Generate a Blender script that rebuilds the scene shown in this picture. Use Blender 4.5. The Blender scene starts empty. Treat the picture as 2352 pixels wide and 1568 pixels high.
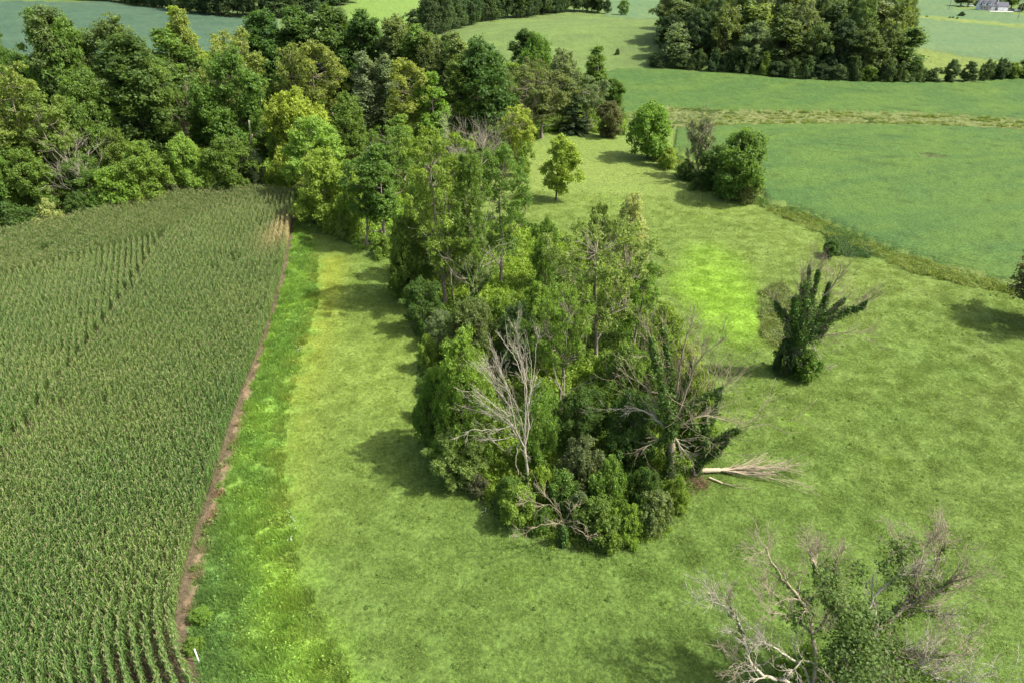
import bpy, math, random
import numpy as np
from mathutils import Vector, Euler

# ------------------------------------------------------------------ camera, sky, sun, exposure
C = bpy.context.scene
COL = C.collection
H_CAM = 42.0
PITCH = math.radians(30.5)
cd = bpy.data.cameras.new('camera')
cam = bpy.data.objects.new('camera', cd); COL.objects.link(cam)
cam.location = (0, 0, H_CAM)
cam.rotation_euler = (math.pi/2 - PITCH, 0, 0)
cd.sensor_width = 36.0; cd.lens = 2050/3072*36.0
cd.clip_start = 0.5; cd.clip_end = 12000
C.camera = cam
SUN_EL, SUN_AZ = math.radians(53), math.radians(100)      # azimuth clockwise from +Y (camera looks along +Y)
w = bpy.data.worlds.new('World'); C.world = w; w.use_nodes = True
nt = w.node_tree; nt.nodes.clear()
sky = nt.nodes.new('ShaderNodeTexSky'); sky.sky_type = 'NISHITA'; sky.sun_disc = False
sky.sun_elevation = SUN_EL; sky.sun_rotation = SUN_AZ; sky.air_density = 1.0; sky.dust_density = 5.0; sky.ozone_density = 0.3
bg = nt.nodes.new('ShaderNodeBackground'); bg.inputs[1].default_value = 0.13
wo = nt.nodes.new('ShaderNodeOutputWorld')
nt.links.new(sky.outputs[0], bg.inputs[0]); nt.links.new(bg.outputs[0], wo.inputs[0])
sd = bpy.data.lights.new('sun', 'SUN'); sd.energy = 3.7; sd.angle = math.radians(0.9); sd.color = (1.0, 0.965, 0.90)
sun = bpy.data.objects.new('sun', sd); COL.objects.link(sun)
sv = Vector((math.sin(SUN_AZ)*math.cos(SUN_EL), math.cos(SUN_AZ)*math.cos(SUN_EL), math.sin(SUN_EL)))
sun.rotation_euler = (-sv).to_track_quat('-Z', 'Y').to_euler()
sun.location = (60, -20, 120)
C.view_settings.view_transform = 'Standard'; C.view_settings.look = 'None'
C.view_settings.gamma = 1; C.view_settings.exposure = 1.05; C.view_settings.use_curve_mapping = False
C.cycles.max_bounces = 6; C.cycles.diffuse_bounces = 3; C.cycles.transmission_bounces = 3
C.cycles.transparent_max_bounces = 4; C.cycles.glossy_bounces = 1; C.cycles.volume_bounces = 0
C.cycles.use_denoising = True; C.cycles.denoiser = 'OPENIMAGEDENOISE'

# ------------------------------------------------------------------ land shape and pixel helpers
BUMPS = [(45, 335, 8.0, 62, 48), (-5, 300, 3.0, 40, 30), (105, 320, 4.0, 35, 40), (170, 285, 5.0, 70, 45),
         (-250, 420, 6.0, 140, 60), (-95, 470, 7.0, 45, 40), (20, 520, 5, 80, 60), (300, 330, 3.0, 60, 40)]
def hz(x, y):
    x = np.asarray(x, float); y = np.asarray(y, float)
    z = np.zeros(np.broadcast(x, y).shape)
    for bx, by, h, sx, sy in BUMPS:
        z = z + h*np.exp(-0.5*(((x-bx)/sx)**2 + ((y-by)/sy)**2))
    r = np.hypot(x, y)
    z = z + 0.25*np.sin(x*0.05+1.3)*np.cos(y*0.04)
    return z
cp, sp = math.cos(PITCH), math.sin(PITCH)
S = 3072/2352.0
FD, CX, CY = 2050/S, 1176.0, 784.0
def ray(px, py):
    u, v = (px-CX)/FD, (py-CY)/FD
    return np.array((u, cp - v*sp, -(sp + v*cp)))
TT = np.concatenate([np.arange(15, 200, 0.5), np.arange(200, 1500, 1.5)])
def ground(px, py):
    d = ray(px, py)
    x, y, z = d[0]*TT, d[1]*TT, H_CAM + d[2]*TT
    below = np.nonzero(z <= hz(x, y))[0]
    if len(below) == 0: t = 1400.0
    else:
        i = max(below[0], 1); lo, hi = TT[i-1], TT[i]
        for _ in range(20):
            m = (lo+hi)/2
            if H_CAM + d[2]*m <= hz(d[0]*m, d[1]*m): hi = m
            else: lo = m
        t = hi
    return np.array((d[0]*t, d[1]*t, float(hz(d[0]*t, d[1]*t))))
def atz(px, py, z):
    d = ray(px, py); t = (H_CAM - z)/(-d[2])
    return np.array((d[0]*t, d[1]*t, z))
def size_at(P, top, wpx):
    k = (CY-top)/FD; Y = P[1]
    q = Y*(k*cp - sp)/(cp + k*sp)
    h = H_CAM + q - P[2]
    a = Y*cp - (P[2] + h*0.5 - H_CAM)*sp
    return max(h, 0.5), wpx*a/FD
def inview(x, y, m=1.08):
    a = y*cp + H_CAM*sp; b = y*sp - H_CAM*cp
    return (a > 0) & (np.abs(x/a) < 0.75*m) & (b/a < 0.5*m+.03) & (b/a > -0.5*m-.06)

def hash2(ix, iy, seed):
    n = (ix.astype(np.int64)*374761393 + iy.astype(np.int64)*668265263 + seed*1442695041) & 0x7fffffff
    n = ((n ^ (n >> 13))*1274126177) & 0x7fffffff
    return ((n ^ (n >> 16)) & 0xffff)/65535.0
def noise(x, y, s, seed=0):
    x = np.asarray(x)/s; y = np.asarray(y)/s
    ix, iy = np.floor(x), np.floor(y); fx, fy = x-ix, y-iy
    fx = fx*fx*(3-2*fx); fy = fy*fy*(3-2*fy)
    a = hash2(ix, iy, seed); b = hash2(ix+1, iy, seed); c = hash2(ix, iy+1, seed); d = hash2(ix+1, iy+1, seed)
    return (a*(1-fx)+b*fx)*(1-fy) + (c*(1-fx)+d*fx)*fy
def fbm(x, y, s, seed=0, o=3):
    t = 0; a = 1; n = 0
    for i in range(o):
        t = t + a*noise(x, y, s/2**i, seed+i*17); n += a; a *= 0.55
    return t/n
def inpoly(x, y, P):
    P = np.asarray(P); r = np.zeros(np.shape(x), bool); j = len(P)-1
    for i in range(len(P)):
        xi, yi = P[i][:2]; xj, yj = P[j][:2]
        c = ((yi > y) != (yj > y)) & (x < (xj-xi)*(y-yi)/((yj-yi) if yj != yi else 1e-9) + xi)
        r ^= c; j = i
    return r
def pdist(x, y, P, closed=False):
    P = np.asarray(P); d = np.full(np.shape(x), 1e9)
    n = len(P)
    for i in range(n if closed else n-1):
        a = P[i][:2]; b = P[(i+1) % n][:2]; ab = b-a; L = max(ab@ab, 1e-9)
        t = np.clip(((x-a[0])*ab[0] + (y-a[1])*ab[1])/L, 0, 1)
        d = np.minimum(d, np.hypot(x-a[0]-t*ab[0], y-a[1]-t*ab[1]))
    return d
def smooth_line(P, n=3):
    P = [np.asarray(p) for p in P]
    for _ in range(n):
        Q = [P[0]]
        for a, b in zip(P[:-1], P[1:]): Q += [a*.75+b*.25, a*.25+b*.75]
        Q.append(P[-1]); P = Q
    return np.array(P)
def G(pts): return np.array([ground(*p)[:2] for p in pts])

# ------------------------------------------------------------------ object helpers
def tag(o, label=None, cat=None, group=None, kind=None):
    if label: o['label'] = label
    if cat: o['category'] = cat
    if group: o['group'] = group
    if kind: o['kind'] = kind
    return o
def empty(name, loc, label, cat, group=None, rz=0, tilt=(0, 0)):
    o = bpy.data.objects.new(name, None); COL.objects.link(o)
    o.empty_display_size = 0.5
    o.location = loc; o.rotation_euler = (tilt[0], tilt[1], rz)
    return tag(o, label, cat, group)
def link(name, me, parent=None, mat=None, color=None):
    o = bpy.data.objects.new(name, me); COL.objects.link(o)
    if parent: o.parent = parent
    if mat and not me.materials: me.materials.append(mat)
    if color is not None: o.color = (*color, 1)
    return o
def mesh_np(name, V, F, mat=None, smooth=False, n=4):
    """V (k,3); F (m,n) indices"""
    me = bpy.data.meshes.new(name)
    V = np.asarray(V, np.float32); F = np.asarray(F, np.int32)
    me.vertices.add(len(V)); me.vertices.foreach_set('co', V.ravel())
    me.loops.add(F.size); me.loops.foreach_set('vertex_index', F.ravel())
    me.polygons.add(len(F)); me.polygons.foreach_set('loop_start', np.arange(0, F.size, F.shape[1], dtype=np.int32))
    me.update(calc_edges=True)
    if smooth: me.polygons.foreach_set('use_smooth', np.ones(len(F), bool))
    if mat: me.materials.append(mat)
    return me
def attr(me, name, typ, dom, data):
    a = me.attributes.new(name, typ, dom)
    a.data.foreach_set({'FLOAT': 'value', 'INT': 'value', 'FLOAT_VECTOR': 'vector', 'FLOAT_COLOR': 'color'}[typ], np.asarray(data, np.int32 if typ == 'INT' else np.float32).ravel())

def nmat(name):
    m = bpy.data.materials.new(name); m.use_nodes = True; t = m.node_tree; t.nodes.clear()
    return m, t, (lambda k, **kw: _n(t, k, kw)), t.links.new
def _n(t, k, kw):
    n = t.nodes.new('ShaderNode'+k)
    for a, v in kw.items():
        if isinstance(a, str) and a.startswith('i_'): n.inputs[int(a[2:])].default_value = v
        else: setattr(n, a, v)
    return n
def leaf_mat(name, src='OBJECT', trans=0.42, rough=0.55, lo=0.7, hi=1.4, gloss=0.25, yel=0.35):
    m, t, N, L = nmat(name)
    if src == 'OBJECT': c = N('ObjectInfo').outputs['Color']
    else: c = N('Attribute', attribute_type='INSTANCER', attribute_name='tint').outputs['Color']
    v = N('Attribute', attribute_type='GEOMETRY', attribute_name='v').outputs['Fac']
    oi = N('ObjectInfo').outputs['Random']
    mr = N('MapRange', i_3=lo, i_4=hi); L(v, mr.inputs[0])
    hs = N('HueSaturation'); L(c, hs.inputs['Color']); L(mr.outputs[0], hs.inputs['Value'])
    mr2 = N('MapRange', i_3=0.492, i_4=0.508); L(oi, mr2.inputs[0]); L(mr2.outputs[0], hs.inputs['Hue'])
    mx = N('Mix', data_type='RGBA'); L(hs.outputs[0], mx.inputs[6])
    mm = N('Mix', data_type='RGBA', blend_type='MULTIPLY'); mm.inputs[0].default_value = 1; L(hs.outputs[0], mm.inputs[6]); mm.inputs[7].default_value = (1.3, 1.14, 0.7, 1)
    pw = N('Math', operation='POWER'); L(v, pw.inputs[0]); pw.inputs[1].default_value = 3.0
    ml = N('Math', operation='MULTIPLY'); L(pw.outputs[0], ml.inputs[0]); ml.inputs[1].default_value = yel
    L(ml.outputs[0], mx.inputs[0]); L(mm.outputs[2], mx.inputs[7])
    b = N('BsdfPrincipled'); L(mx.outputs[2], b.inputs['Base Color']); b.inputs['Roughness'].default_value = rough
    b.inputs['Specular IOR Level'].default_value = gloss
    tr = N('BsdfTranslucent')
    tc = N('Mix', data_type='RGBA', blend_type='MULTIPLY'); tc.inputs[0].default_value = 1; L(mx.outputs[2], tc.inputs[6]); tc.inputs[7].default_value = (1.7, 1.6, 0.7, 1); L(tc.outputs[2], tr.inputs[0])
    ms = N('MixShader', i_0=trans); L(b.outputs[0], ms.inputs[1]); L(tr.outputs[0], ms.inputs[2])
    o = N('OutputMaterial'); L(ms.outputs[0], o.inputs[0])
    return m
def add_haze(density):
    R_ = 2560; V = [(sx*R_, sy*R_, z) for z in (-1.6, 62) for sx, sy in ((-1, -1), (1, -1), (1, 1), (-1, 1))]
    me = bpy.data.meshes.new('haze'); me.from_pydata(V, [], [[3, 2, 1, 0], [4, 5, 6, 7], [0, 1, 5, 4], [1, 2, 6, 5], [2, 3, 7, 6], [3, 0, 4, 7]])
    m, t, N, L = nmat('haze'); v = N('VolumePrincipled'); v.inputs['Color'].default_value = (.80, .90, 1, 1); v.inputs['Density'].default_value = density; v.inputs['Anisotropy'].default_value = .2
    o = N('OutputMaterial'); L(v.outputs[0], o.inputs['Volume']); me.materials.append(m)
    ob = bpy.data.objects.new('haze', me); COL.objects.link(ob); ob['kind'] = 'stuff'
    m.cycles.homogeneous_volume = True if hasattr(m.cycles, 'homogeneous_volume') else True
def bark_mat(name, c1, c2, scale=3.0):
    m, t, N, L = nmat(name)
    tc = N('TexCoord'); mp = N('Mapping'); mp.inputs['Scale'].default_value = (scale*3, scale*3, scale*0.5); L(tc.outputs['Object'], mp.inputs[0])
    nz = N('TexNoise'); nz.inputs['Scale'].default_value = 1.5; nz.inputs['Detail'].default_value = 5; L(mp.outputs[0], nz.inputs[0])
    r = N('ValToRGB'); r.color_ramp.elements[0].color = (*c1, 1); r.color_ramp.elements[1].color = (*c2, 1)
    r.color_ramp.elements[0].position = 0.35; r.color_ramp.elements[1].position = 0.65; L(nz.outputs[0], r.inputs[0])
    b = N('BsdfPrincipled'); b.inputs['Roughness'].default_value = 0.9; b.inputs['Specular IOR Level'].default_value = 0.2
    L(r.outputs[0], b.inputs['Base Color'])
    bp = N('Bump'); bp.inputs['Strength'].default_value = 0.6; bp.inputs['Distance'].default_value = 0.03; L(nz.outputs[0], bp.inputs['Height']); L(bp.outputs[0], b.inputs['Normal'])
    o = N('OutputMaterial'); L(b.outputs[0], o.inputs[0])
    return m
def plain(name, c, rough=0.6, metallic=0.0, spec=0.4, var=0.15, scale=4):
    m, t, N, L = nmat(name)
    nz = N('TexNoise'); nz.inputs['Scale'].default_value = scale; nz.inputs['Detail'].default_value = 4
    mp = N('TexCoord'); L(mp.outputs['Object'], nz.inputs[0])
    mr = N('MapRange', i_3=1-var, i_4=1+var); L(nz.outputs[0], mr.inputs[0])
    hs = N('HueSaturation'); hs.inputs['Color'].default_value = (*c, 1); L(mr.outputs[0], hs.inputs['Value'])
    b = N('BsdfPrincipled'); b.inputs['Roughness'].default_value = rough; b.inputs['Metallic'].default_value = metallic
    b.inputs['Specular IOR Level'].default_value = spec
    L(hs.outputs[0], b.inputs['Base Color']); o = N('OutputMaterial'); L(b.outputs[0], o.inputs[0])
    return m

# ------------------------------------------------------------------ regions of the land (traced once, laid on the ground)
corn_edge_px = [(500,1640),(470,1568),(440,1500),(427,1440),(436,1350),(468,1230),(506,1110),(536,1000),(568,905),(596,835),(622,765),(640,700),(656,640),(668,580),(678,520),(690,462)]
corn_top_px = [(690,462),(640,450),(560,447),(480,452),(420,460),(300,486),(200,508),(100,535),(0,555),(-150,600)]
corn_edge = smooth_line(G(corn_edge_px), 3); corn_top = smooth_line(G(corn_top_px), 3)
corn_poly = np.vstack([corn_edge, corn_top[1:], G([(-420,760),(-500,1100),(-500,1640)])])
soil_R = smooth_line(G([(600,838),(574,905),(549,1000),(519,1110),(486,1225),(458,1340),(443,1438)]), 2); soil_poly = np.vstack([soil_R, (soil_R+np.array((-.55, -.12))*(1+.6*np.sin(np.arange(len(soil_R))*1.7))[:, None])[::-1]])
strip_poly = G([(690,455),(705,520),(725,590),(728,690),(700,790),(668,900),(650,1000),(650,1100),(668,1200),(700,1330),(760,1470),(830,1600),(480,1640),(427,1440),(470,1230),(540,1000),(600,835),(640,700),(670,560)])
soy_near = G([(1762,470),(1745,440),(1620,380),(1545,345),(1552,298),(1700,290),(1900,288),(2100,290),(2352,301),(2700,325),(2900,640),(2600,760),(2352,672),(2200,622),(2100,592),(2000,556),(1900,512),(1830,483)])
soy_far = G([(1385,170),(1420,160),(1500,160),(1650,170),(1850,186),(2050,192),(2200,192),(2352,182),(2700,170),(2900,260),(2700,300),(2352,276),(2100,262),(1900,258),(1700,256),(1545,248),(1430,262),(1400,215)])
ditch = G([(1545,248),(1700,256),(1900,258),(2100,262),(2352,276),(2700,300),(2700,325),(2352,301),(2100,290),(1900,288),(1700,290),(1552,298),(1430,285),(1430,262)])
knoll = G([(1000,95),(1050,68),(1130,50),(1200,43),(1300,29),(1400,36),(1440,42),(1520,54),(1590,54),(1530,110),(1500,158),(1420,160),(1370,160),(1250,120)])
forest = G([(-300,620),(-150,570),(0,535),(100,520),(200,498),(300,472),(420,450),(520,440),(600,432),(680,440),(700,500),(760,540),(840,580),(905,600),(930,700),(960,560),(1000,480),(1060,440),(1150,400),(1200,350),(1250,305),(1330,300),(1430,312),(1440,280),(1395,200),(1300,150),(1100,150),(1000,150),(900,160),(700,170),(450,180),(200,185),(0,185),(-300,190)])
island = G([(905,600),(930,690),(960,800),(955,900),(975,1020),(1020,1090),(1090,1150),(1170,1210),(1260,1260),(1360,1272),(1450,1260),(1530,1230),(1580,1140),(1600,1080),(1640,1000),(1640,880),(1560,780),(1520,700),(1480,640),(1350,560),(1230,520),(1180,500),(1000,520)])
weed_strip = G([(1500,370),(1560,395),(1650,440),(1740,470),(1780,492),(1850,522),(1900,545),(2010,590),(2100,628),(2200,652),(2310,672),(2500,740),(2520,715),(2352,660),(2200,622),(2100,592),(2000,556),(1900,512),(1830,483),(1762,462),(1640,400),(1545,350)])
farL = G([(-200,-10),(0,2),(150,6),(250,4),(420,28),(520,40),(640,45),(640,95),(430,130),(60,150),(-300,150)])
hillB = G([(790,14),(850,-5),(960,-8),(1000,40),(960,70),(800,60)])
farM = G([(1390,38),(1400,-30),(1640,-30),(1640,60),(1540,54),(1440,43)])
farR = G([(2060,60),(2070,-45),(2800,-60),(2900,160),(2352,150),(2250,138),(2180,125),(2110,112)])
farR_strip = G([(2090,38),(2150,40),(2230,48),(2352,60),(2700,80),(2700,88),(2352,67),(2230,56),(2150,48),(2090,43)])
homestead = G([(2190,18),(2240,12),(2352,10),(2600,18),(2600,46),(2352,36),(2260,26),(2190,22)])
grassR = G([(2110,112),(2180,125),(2250,138),(2352,150),(2700,165),(2700,185),(2352,180),(2150,180),(2080,150)])
weed_patch = [G([(1745,670),(1800,650),(1830,700),(1810,790),(1770,800),(1745,760)]), G([(1900,545),(1960,548),(2015,580),(1990,592),(1920,588)])]

LIME = [(ground(1665,680), 6.0, 9.5, 1.0), (ground(1630,600), 5, 7, .75), (ground(1690,770), 4, 4, .5), (ground(1690,730), 5, 5, .9),(ground(1600,650), 5, 5, .6)]
def mixc(a, b, t): return a*(1-t[..., None]) + b*t[..., None]
def A(*c): return np.array(c)
PAST = A(.110, .168, .034)
def pasture_tint(x, y):
    n1 = fbm(x, y, 22, 3, 3); n2 = fbm(x, y, 5, 9, 3); n3 = fbm(x, y, .8, 21, 2)
    c = np.broadcast_to(PAST, x.shape+(3,)).copy()
    c = mixc(c, A(.145, .198, .044), np.clip((n1-.42)*2.0, 0, 1)*.8)
    c = mixc(c, A(.085, .140, .032), np.clip((.46-n2)*2.4, 0, 1)*.35)
    # drier brown cast on the right-hand slope, yellow streak beside the tall strip
    c = mixc(c, A(.125, .128, .048), np.clip((x-8)/45, 0, 1)*np.clip((110-y)/60, 0, 1)*np.clip((n2-.3)*2, 0, 1)*.3)
    yl = pdist(x, y, YL); c = mixc(c, A(.22, .26, .035), np.exp(-(yl/2.6)**2)*.8)
    c = mixc(c, A(.170, .232, .046), np.exp(-((x+15)/11)**2 - ((y-62)/26)**2)*.7)
    c = mixc(c, A(.150, .195, .045), np.clip((y-95)/50, 0, 1)*np.clip((190-y)/50, 0, 1)*.8)
    for P, rx, ry, s in LIME:
        e = np.exp(-(((x-P[0])/rx)**2 + ((y-P[1])/ry)**2)**1.5)
        c = mixc(c, A(.155, .265, .028), np.clip(e*1.2-.2+.7*(n2-.5)+.4*(n3-.5), 0, 1)*s)
    c = mixc(c, A(.084, .142, .030), np.clip((64-y)/26, 0, 1)*.55)
    for tr_ in TRACKS: c *= (1-.20*np.exp(-(pdist(x, y, tr_)/.22)**2))[..., None]
    c *= (0.90 + 0.20*n3)[..., None]
    return c
strip_edge = smooth_line(G([(705,520),(725,590),(728,690),(700,790),(668,900),(650,1000),(650,1100),(668,1200),(700,1330),(760,1470),(830,1600)]), 2)
SOYHOLES = [(*ground(2148, 365)[:2], 2.6, .8), (*ground(2120, 362)[:2], 1.5, .5), (*ground(1985, 312)[:2], .9, .4)]
TRACKS = [smooth_line(G([(1540,1190),(1575,1270),(1612,1340),(1665,1420),(1740,1520)]), 2), smooth_line(G([(1562,1180),(1597,1262),(1636,1330),(1690,1408),(1768,1500)]), 2)]
YL = smooth_line(G([(760,600),(740,720),(705,820),(668,960),(655,1100),(672,1210)]), 2)
COLS = {
 'soy': (A(.050, .100, .026), A(.072, .124, .025)), 'far': (A(.078, .135, .058), A(.098, .150, .060)),
 'farL': (A(.045, .085, .05), A(.06, .105, .058)), 'ditch': (A(.11, .15, .045), A(.15, .165, .06)),
 'strip': (A(.118, .218, .038), A(.165, .280, .042)), 'soil': (A(.115, .092, .055), A(.085, .068, .04)),
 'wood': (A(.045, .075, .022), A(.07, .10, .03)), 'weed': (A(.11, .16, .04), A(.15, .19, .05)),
 'knoll': (A(.110, .165, .044), A(.088, .128, .040))}
def strip_tint(x, y):
    a, b = COLS['strip']
    n = fbm(x, y, 2.5, 5, 3); c = mixc(np.broadcast_to(a, x.shape+(3,)), b, np.clip((n-.35)*3, 0, 1))
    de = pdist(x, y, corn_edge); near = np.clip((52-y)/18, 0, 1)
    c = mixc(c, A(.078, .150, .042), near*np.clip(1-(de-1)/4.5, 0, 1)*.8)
    c = mixc(c, A(.17, .26, .03), near*np.exp(-((de-7.5)/2)**2)*.5)
    return c
def region_fields(x, y):
    """tint (n,3), region id (n), extra height (n)"""
    tint = pasture_tint(x, y); rid = np.zeros(x.shape, int); dz = np.zeros(x.shape)
    nn = fbm(x, y, 14, 31, 3); ns = fbm(x*0.35 + y*.2, y*1.6 - x*.5, 3.5, 41, 3); nf = fbm(x, y, 0.9, 77, 2)
    def fill(poly, key, i, raise_=0.0):
        m = inpoly(x, y, poly); a, b = COLS[key]
        k = np.clip(((nn+ns)/2-.35)*3.2, 0, 1)
        c = mixc(np.broadcast_to(a, x.shape+(3,)), b, k)*(0.85+.3*nf)[..., None]
        tint[m] = c[m]; rid[m] = i
        if key == 'soy':
            u_ = .5*x[m]+.86*y[m]+5*np.sin(x[m]/45+1)+2*nn[m]; f_ = np.abs((u_/6.1) % 1-.5); tint[m] *= (1-.28*np.clip(1-f_/.045, 0, 1)*(nn[m] > .4))[:, None]
        if raise_: dz[m] = (np.clip(pdist(x[m], y[m], poly, True)/0.6, 0, 1))*raise_*(0.9+.2*nf[m])
        return m
    far = (y > 200); fill([(-900, 215), (900, 215), (900, 1500), (-900, 1500)], 'knoll', 0)
    fill(knoll, 'knoll', 0); fill(farM, 'far', 4, .5); fill(farR, 'far', 4, .5)
    fill(grassR, 'ditch', 0); m = inpoly(x, y, grassR); tint[m] = A(.125, .165, .04)*(0.8+.4*nf[m])[..., None]
    fill(farR_strip, 'weed', 5); m = fill(homestead, 'knoll', 0); dz[m] = 0
    fill(farL, 'farL', 4, .5)
    m = fill(hillB, 'knoll', 0); tint[m] = A(.12, .19, .04)*(0.85+.3*nf[m])[..., None]
    fill(soy_near, 'soy', 1, .7); fill(soy_far, 'soy', 2, .7); fill(ditch, 'ditch', 5)
    fill(weed_strip, 'weed', 5)
    for p in weed_patch: fill(p, 'weed', 0)
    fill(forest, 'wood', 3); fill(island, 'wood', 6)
    m = inpoly(x, y, strip_poly); st = strip_tint(x, y); tint[m] = st[m]; rid[m] = 7
    sd = pdist(x, y, strip_edge)*np.where(inpoly(x, y, strip_poly), -1, 1); nb = (np.abs(sd) < 4) & (rid != 3) & (rid != 6)
    if nb.any():
        f_ = np.clip(.5-sd[nb]/3.2+(fbm(x[nb], y[nb], 1.8, 91)-.5)*1.6, 0, 1); tint[nb] = mixc(pasture_tint(x[nb], y[nb]), strip_tint(x[nb], y[nb]), f_)
    for hx_, hy_, rx_, ry_ in SOYHOLES:
        m = (((x-hx_)/rx_)**2+((y-hy_)/ry_)**2 < .6+.8*nf) & (rid == 1); dz[m] = .05; tint[m] = A(.10, .085, .05)
    fill(corn_poly, 'soil', 8)
    m = inpoly(x, y, soil_poly); tint[m] = (mixc(np.broadcast_to(A(.18, .145, .085), x.shape+(3,)), A(.20, .14, .085), np.clip((nf-.3)*2.5, 0, 1)))[m]; rid[m] = 8
    return tint, rid, dz

# one polar sheet of land, finer where the photograph looks
th = np.unique(np.concatenate([np.radians(np.arange(-44, 44.01, 0.19)), np.radians(np.arange(-180, -44, 6)), np.radians(np.arange(50, 180.1, 6))]))
dep = np.radians(np.concatenate([np.arange(80, 58, -4.0), np.arange(58, 14, -0.22), np.arange(14, 3.0, -0.075)]))
rr = np.concatenate([[0.5], H_CAM/np.tan(dep), [900, 1000, 1200, 1500, 2000, 2500]])
TH, RR = np.meshgrid(th, rr)
GX, GY = (np.sin(TH)*RR), (np.cos(TH)*RR)
tint, rid, dz = region_fields(GX, GY)
GZ = hz(GX, GY) + dz
nr, nc = GX.shape
idx = np.arange(nr*nc).reshape(nr, nc)
Q = np.stack([idx[:-1, :-1], idx[:-1, 1:], idx[1:, 1:], idx[1:, :-1]], -1).reshape(-1, 4)[:, ::-1]
qr = rid[:-1, :-1].ravel()

gm, t, N, L = nmat('land')
ta = N('Attribute', attribute_type='GEOMETRY', attribute_name='tint')
gp = N('NewGeometry')
n1 = N('TexNoise'); n1.inputs['Scale'].default_value = 2.6; n1.inputs['Detail'].default_value = 6; n1.inputs['Roughness'].default_value = .68; L(gp.outputs['Position'], n1.inputs[0])
n2 = N('TexNoise'); n2.inputs['Scale'].default_value = 0.55; n2.inputs['Detail'].default_value = 5; L(gp.outputs['Position'], n2.inputs[0])
ad = N('Math', operation='MULTIPLY_ADD'); L(n1.outputs[0], ad.inputs[0]); ad.inputs[1].default_value = .86; mu = N('Math', operation='MULTIPLY'); L(n2.outputs[0], mu.inputs[0]); mu.inputs[1].default_value = .14; L(mu.outputs[0], ad.inputs[2])
mr = N('MapRange', i_1=.32, i_2=.68, i_3=.50, i_4=1.48); L(ad.outputs[0], mr.inputs[0])
hs = N('HueSaturation'); L(ta.outputs['Color'], hs.inputs['Color']); L(mr.outputs[0], hs.inputs['Value'])
b = N('BsdfPrincipled'); b.inputs['Roughness'].default_value = .95; b.inputs['Specular IOR Level'].default_value = .12; L(hs.outputs[0], b.inputs['Base Color'])
bp = N('Bump'); bp.inputs['Strength'].default_value = .9; bp.inputs['Distance'].default_value = .22; L(ad.outputs[0], bp.inputs['Height']); L(bp.outputs[0], b.inputs['Normal'])
o = N('OutputMaterial'); L(b.outputs[0], o.inputs[0])
LAND = gm
VV = np.stack([GX, GY, GZ], -1).reshape(-1, 3); TI = tint.reshape(-1, 3)
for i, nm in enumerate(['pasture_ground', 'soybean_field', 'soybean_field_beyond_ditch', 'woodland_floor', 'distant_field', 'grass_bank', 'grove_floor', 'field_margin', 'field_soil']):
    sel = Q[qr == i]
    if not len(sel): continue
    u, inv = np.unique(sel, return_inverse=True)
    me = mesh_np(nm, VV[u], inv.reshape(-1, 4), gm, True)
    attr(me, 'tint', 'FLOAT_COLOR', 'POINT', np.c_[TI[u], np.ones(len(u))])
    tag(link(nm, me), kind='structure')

# ------------------------------------------------------------------ foliage and wood builders
def unit(v): return v/np.maximum(np.linalg.norm(v, axis=-1, keepdims=True), 1e-9)
def leaf_quads(rng, P, Nn, size, asp=0.62):
    n = len(P); r = unit(rng.normal(size=(n, 3)))
    a = unit(np.cross(Nn, r)); b = np.cross(Nn, a)
    s = size*rng.uniform(.65, 1.3, (n, 1))
    a = a*s; b = b*s*asp
    V = np.stack([P-a, P-b*1.0+Nn*s*.12, P+a, P+b], 1).reshape(-1, 3)
    F = np.arange(n*4).reshape(n, 4)
    return V, F
def leaves_mesh(name, rng, P, Nn, size, mat, v=None, asp=.62):
    V, F = leaf_quads(rng, P, Nn, size, asp)
    me = mesh_np(name, V, F, mat)
    attr(me, 'v', 'FLOAT', 'FACE', rng.random(len(F)) if v is None else v)
    return me
class Tubes:
    def __init__(s): s.V = []; s.F = []; s.n = 0
    def add(s, pts, rad, k=5):
        pts = np.asarray(pts, float); rad = np.asarray(rad, float)
        T = unit(np.gradient(pts, axis=0)); ref = np.array((.31, .87, .2)) if abs(T[0] @ unit(np.array((.31, .87, .2)))) < .9 else np.array((1., 0, 0))
        A_ = unit(np.cross(T, ref)); B_ = np.cross(T, A_)
        an = np.arange(k)*2*np.pi/k
        ring = pts[:, None] + rad[:, None, None]*(A_[:, None]*np.cos(an)[None, :, None] + B_[:, None]*np.sin(an)[None, :, None])
        m = len(pts); s.V.append(ring.reshape(-1, 3))
        i = np.arange(m*k).reshape(m, k)+s.n; j = np.roll(i, -1, 1)
        s.F.append(np.stack([i[:-1], j[:-1], j[1:], i[1:]], -1).reshape(-1, 4))
        # end cap as a collapsed tip
        s.V.append(pts[-1:]+T[-1:]*rad[-1]); tip = s.n+m*k
        s.F.append(np.stack([i[-1], j[-1], np.full(k, tip), np.full(k, tip)], -1)[:, [0, 1, 2, 2]])
        s.n = tip+1
    def mesh(s, name, mat):
        V = np.concatenate(s.V); F = np.concatenate(s.F)
        quad = F[:, 2] != F[:, 3]
        me = bpy.data.meshes.new(name)
        me.from_pydata(V.tolist(), [], [f.tolist() for f in F[quad]] + [f[:3].tolist() for f in F[~quad]])
        me.polygons.foreach_set('use_smooth', np.ones(len(me.polygons), bool))
        me.materials.append(mat); return me
def wander(rng, p, d, L_, n, wob, up=0.0):
    pts = [np.array(p, float)]; d = unit(np.array(d, float))
    for i in range(n):
        d = unit(d + rng.normal(size=3)*wob + np.array((0, 0, up)))
        pts.append(pts[-1] + d*L_/n)
    return np.array(pts), d

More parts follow.
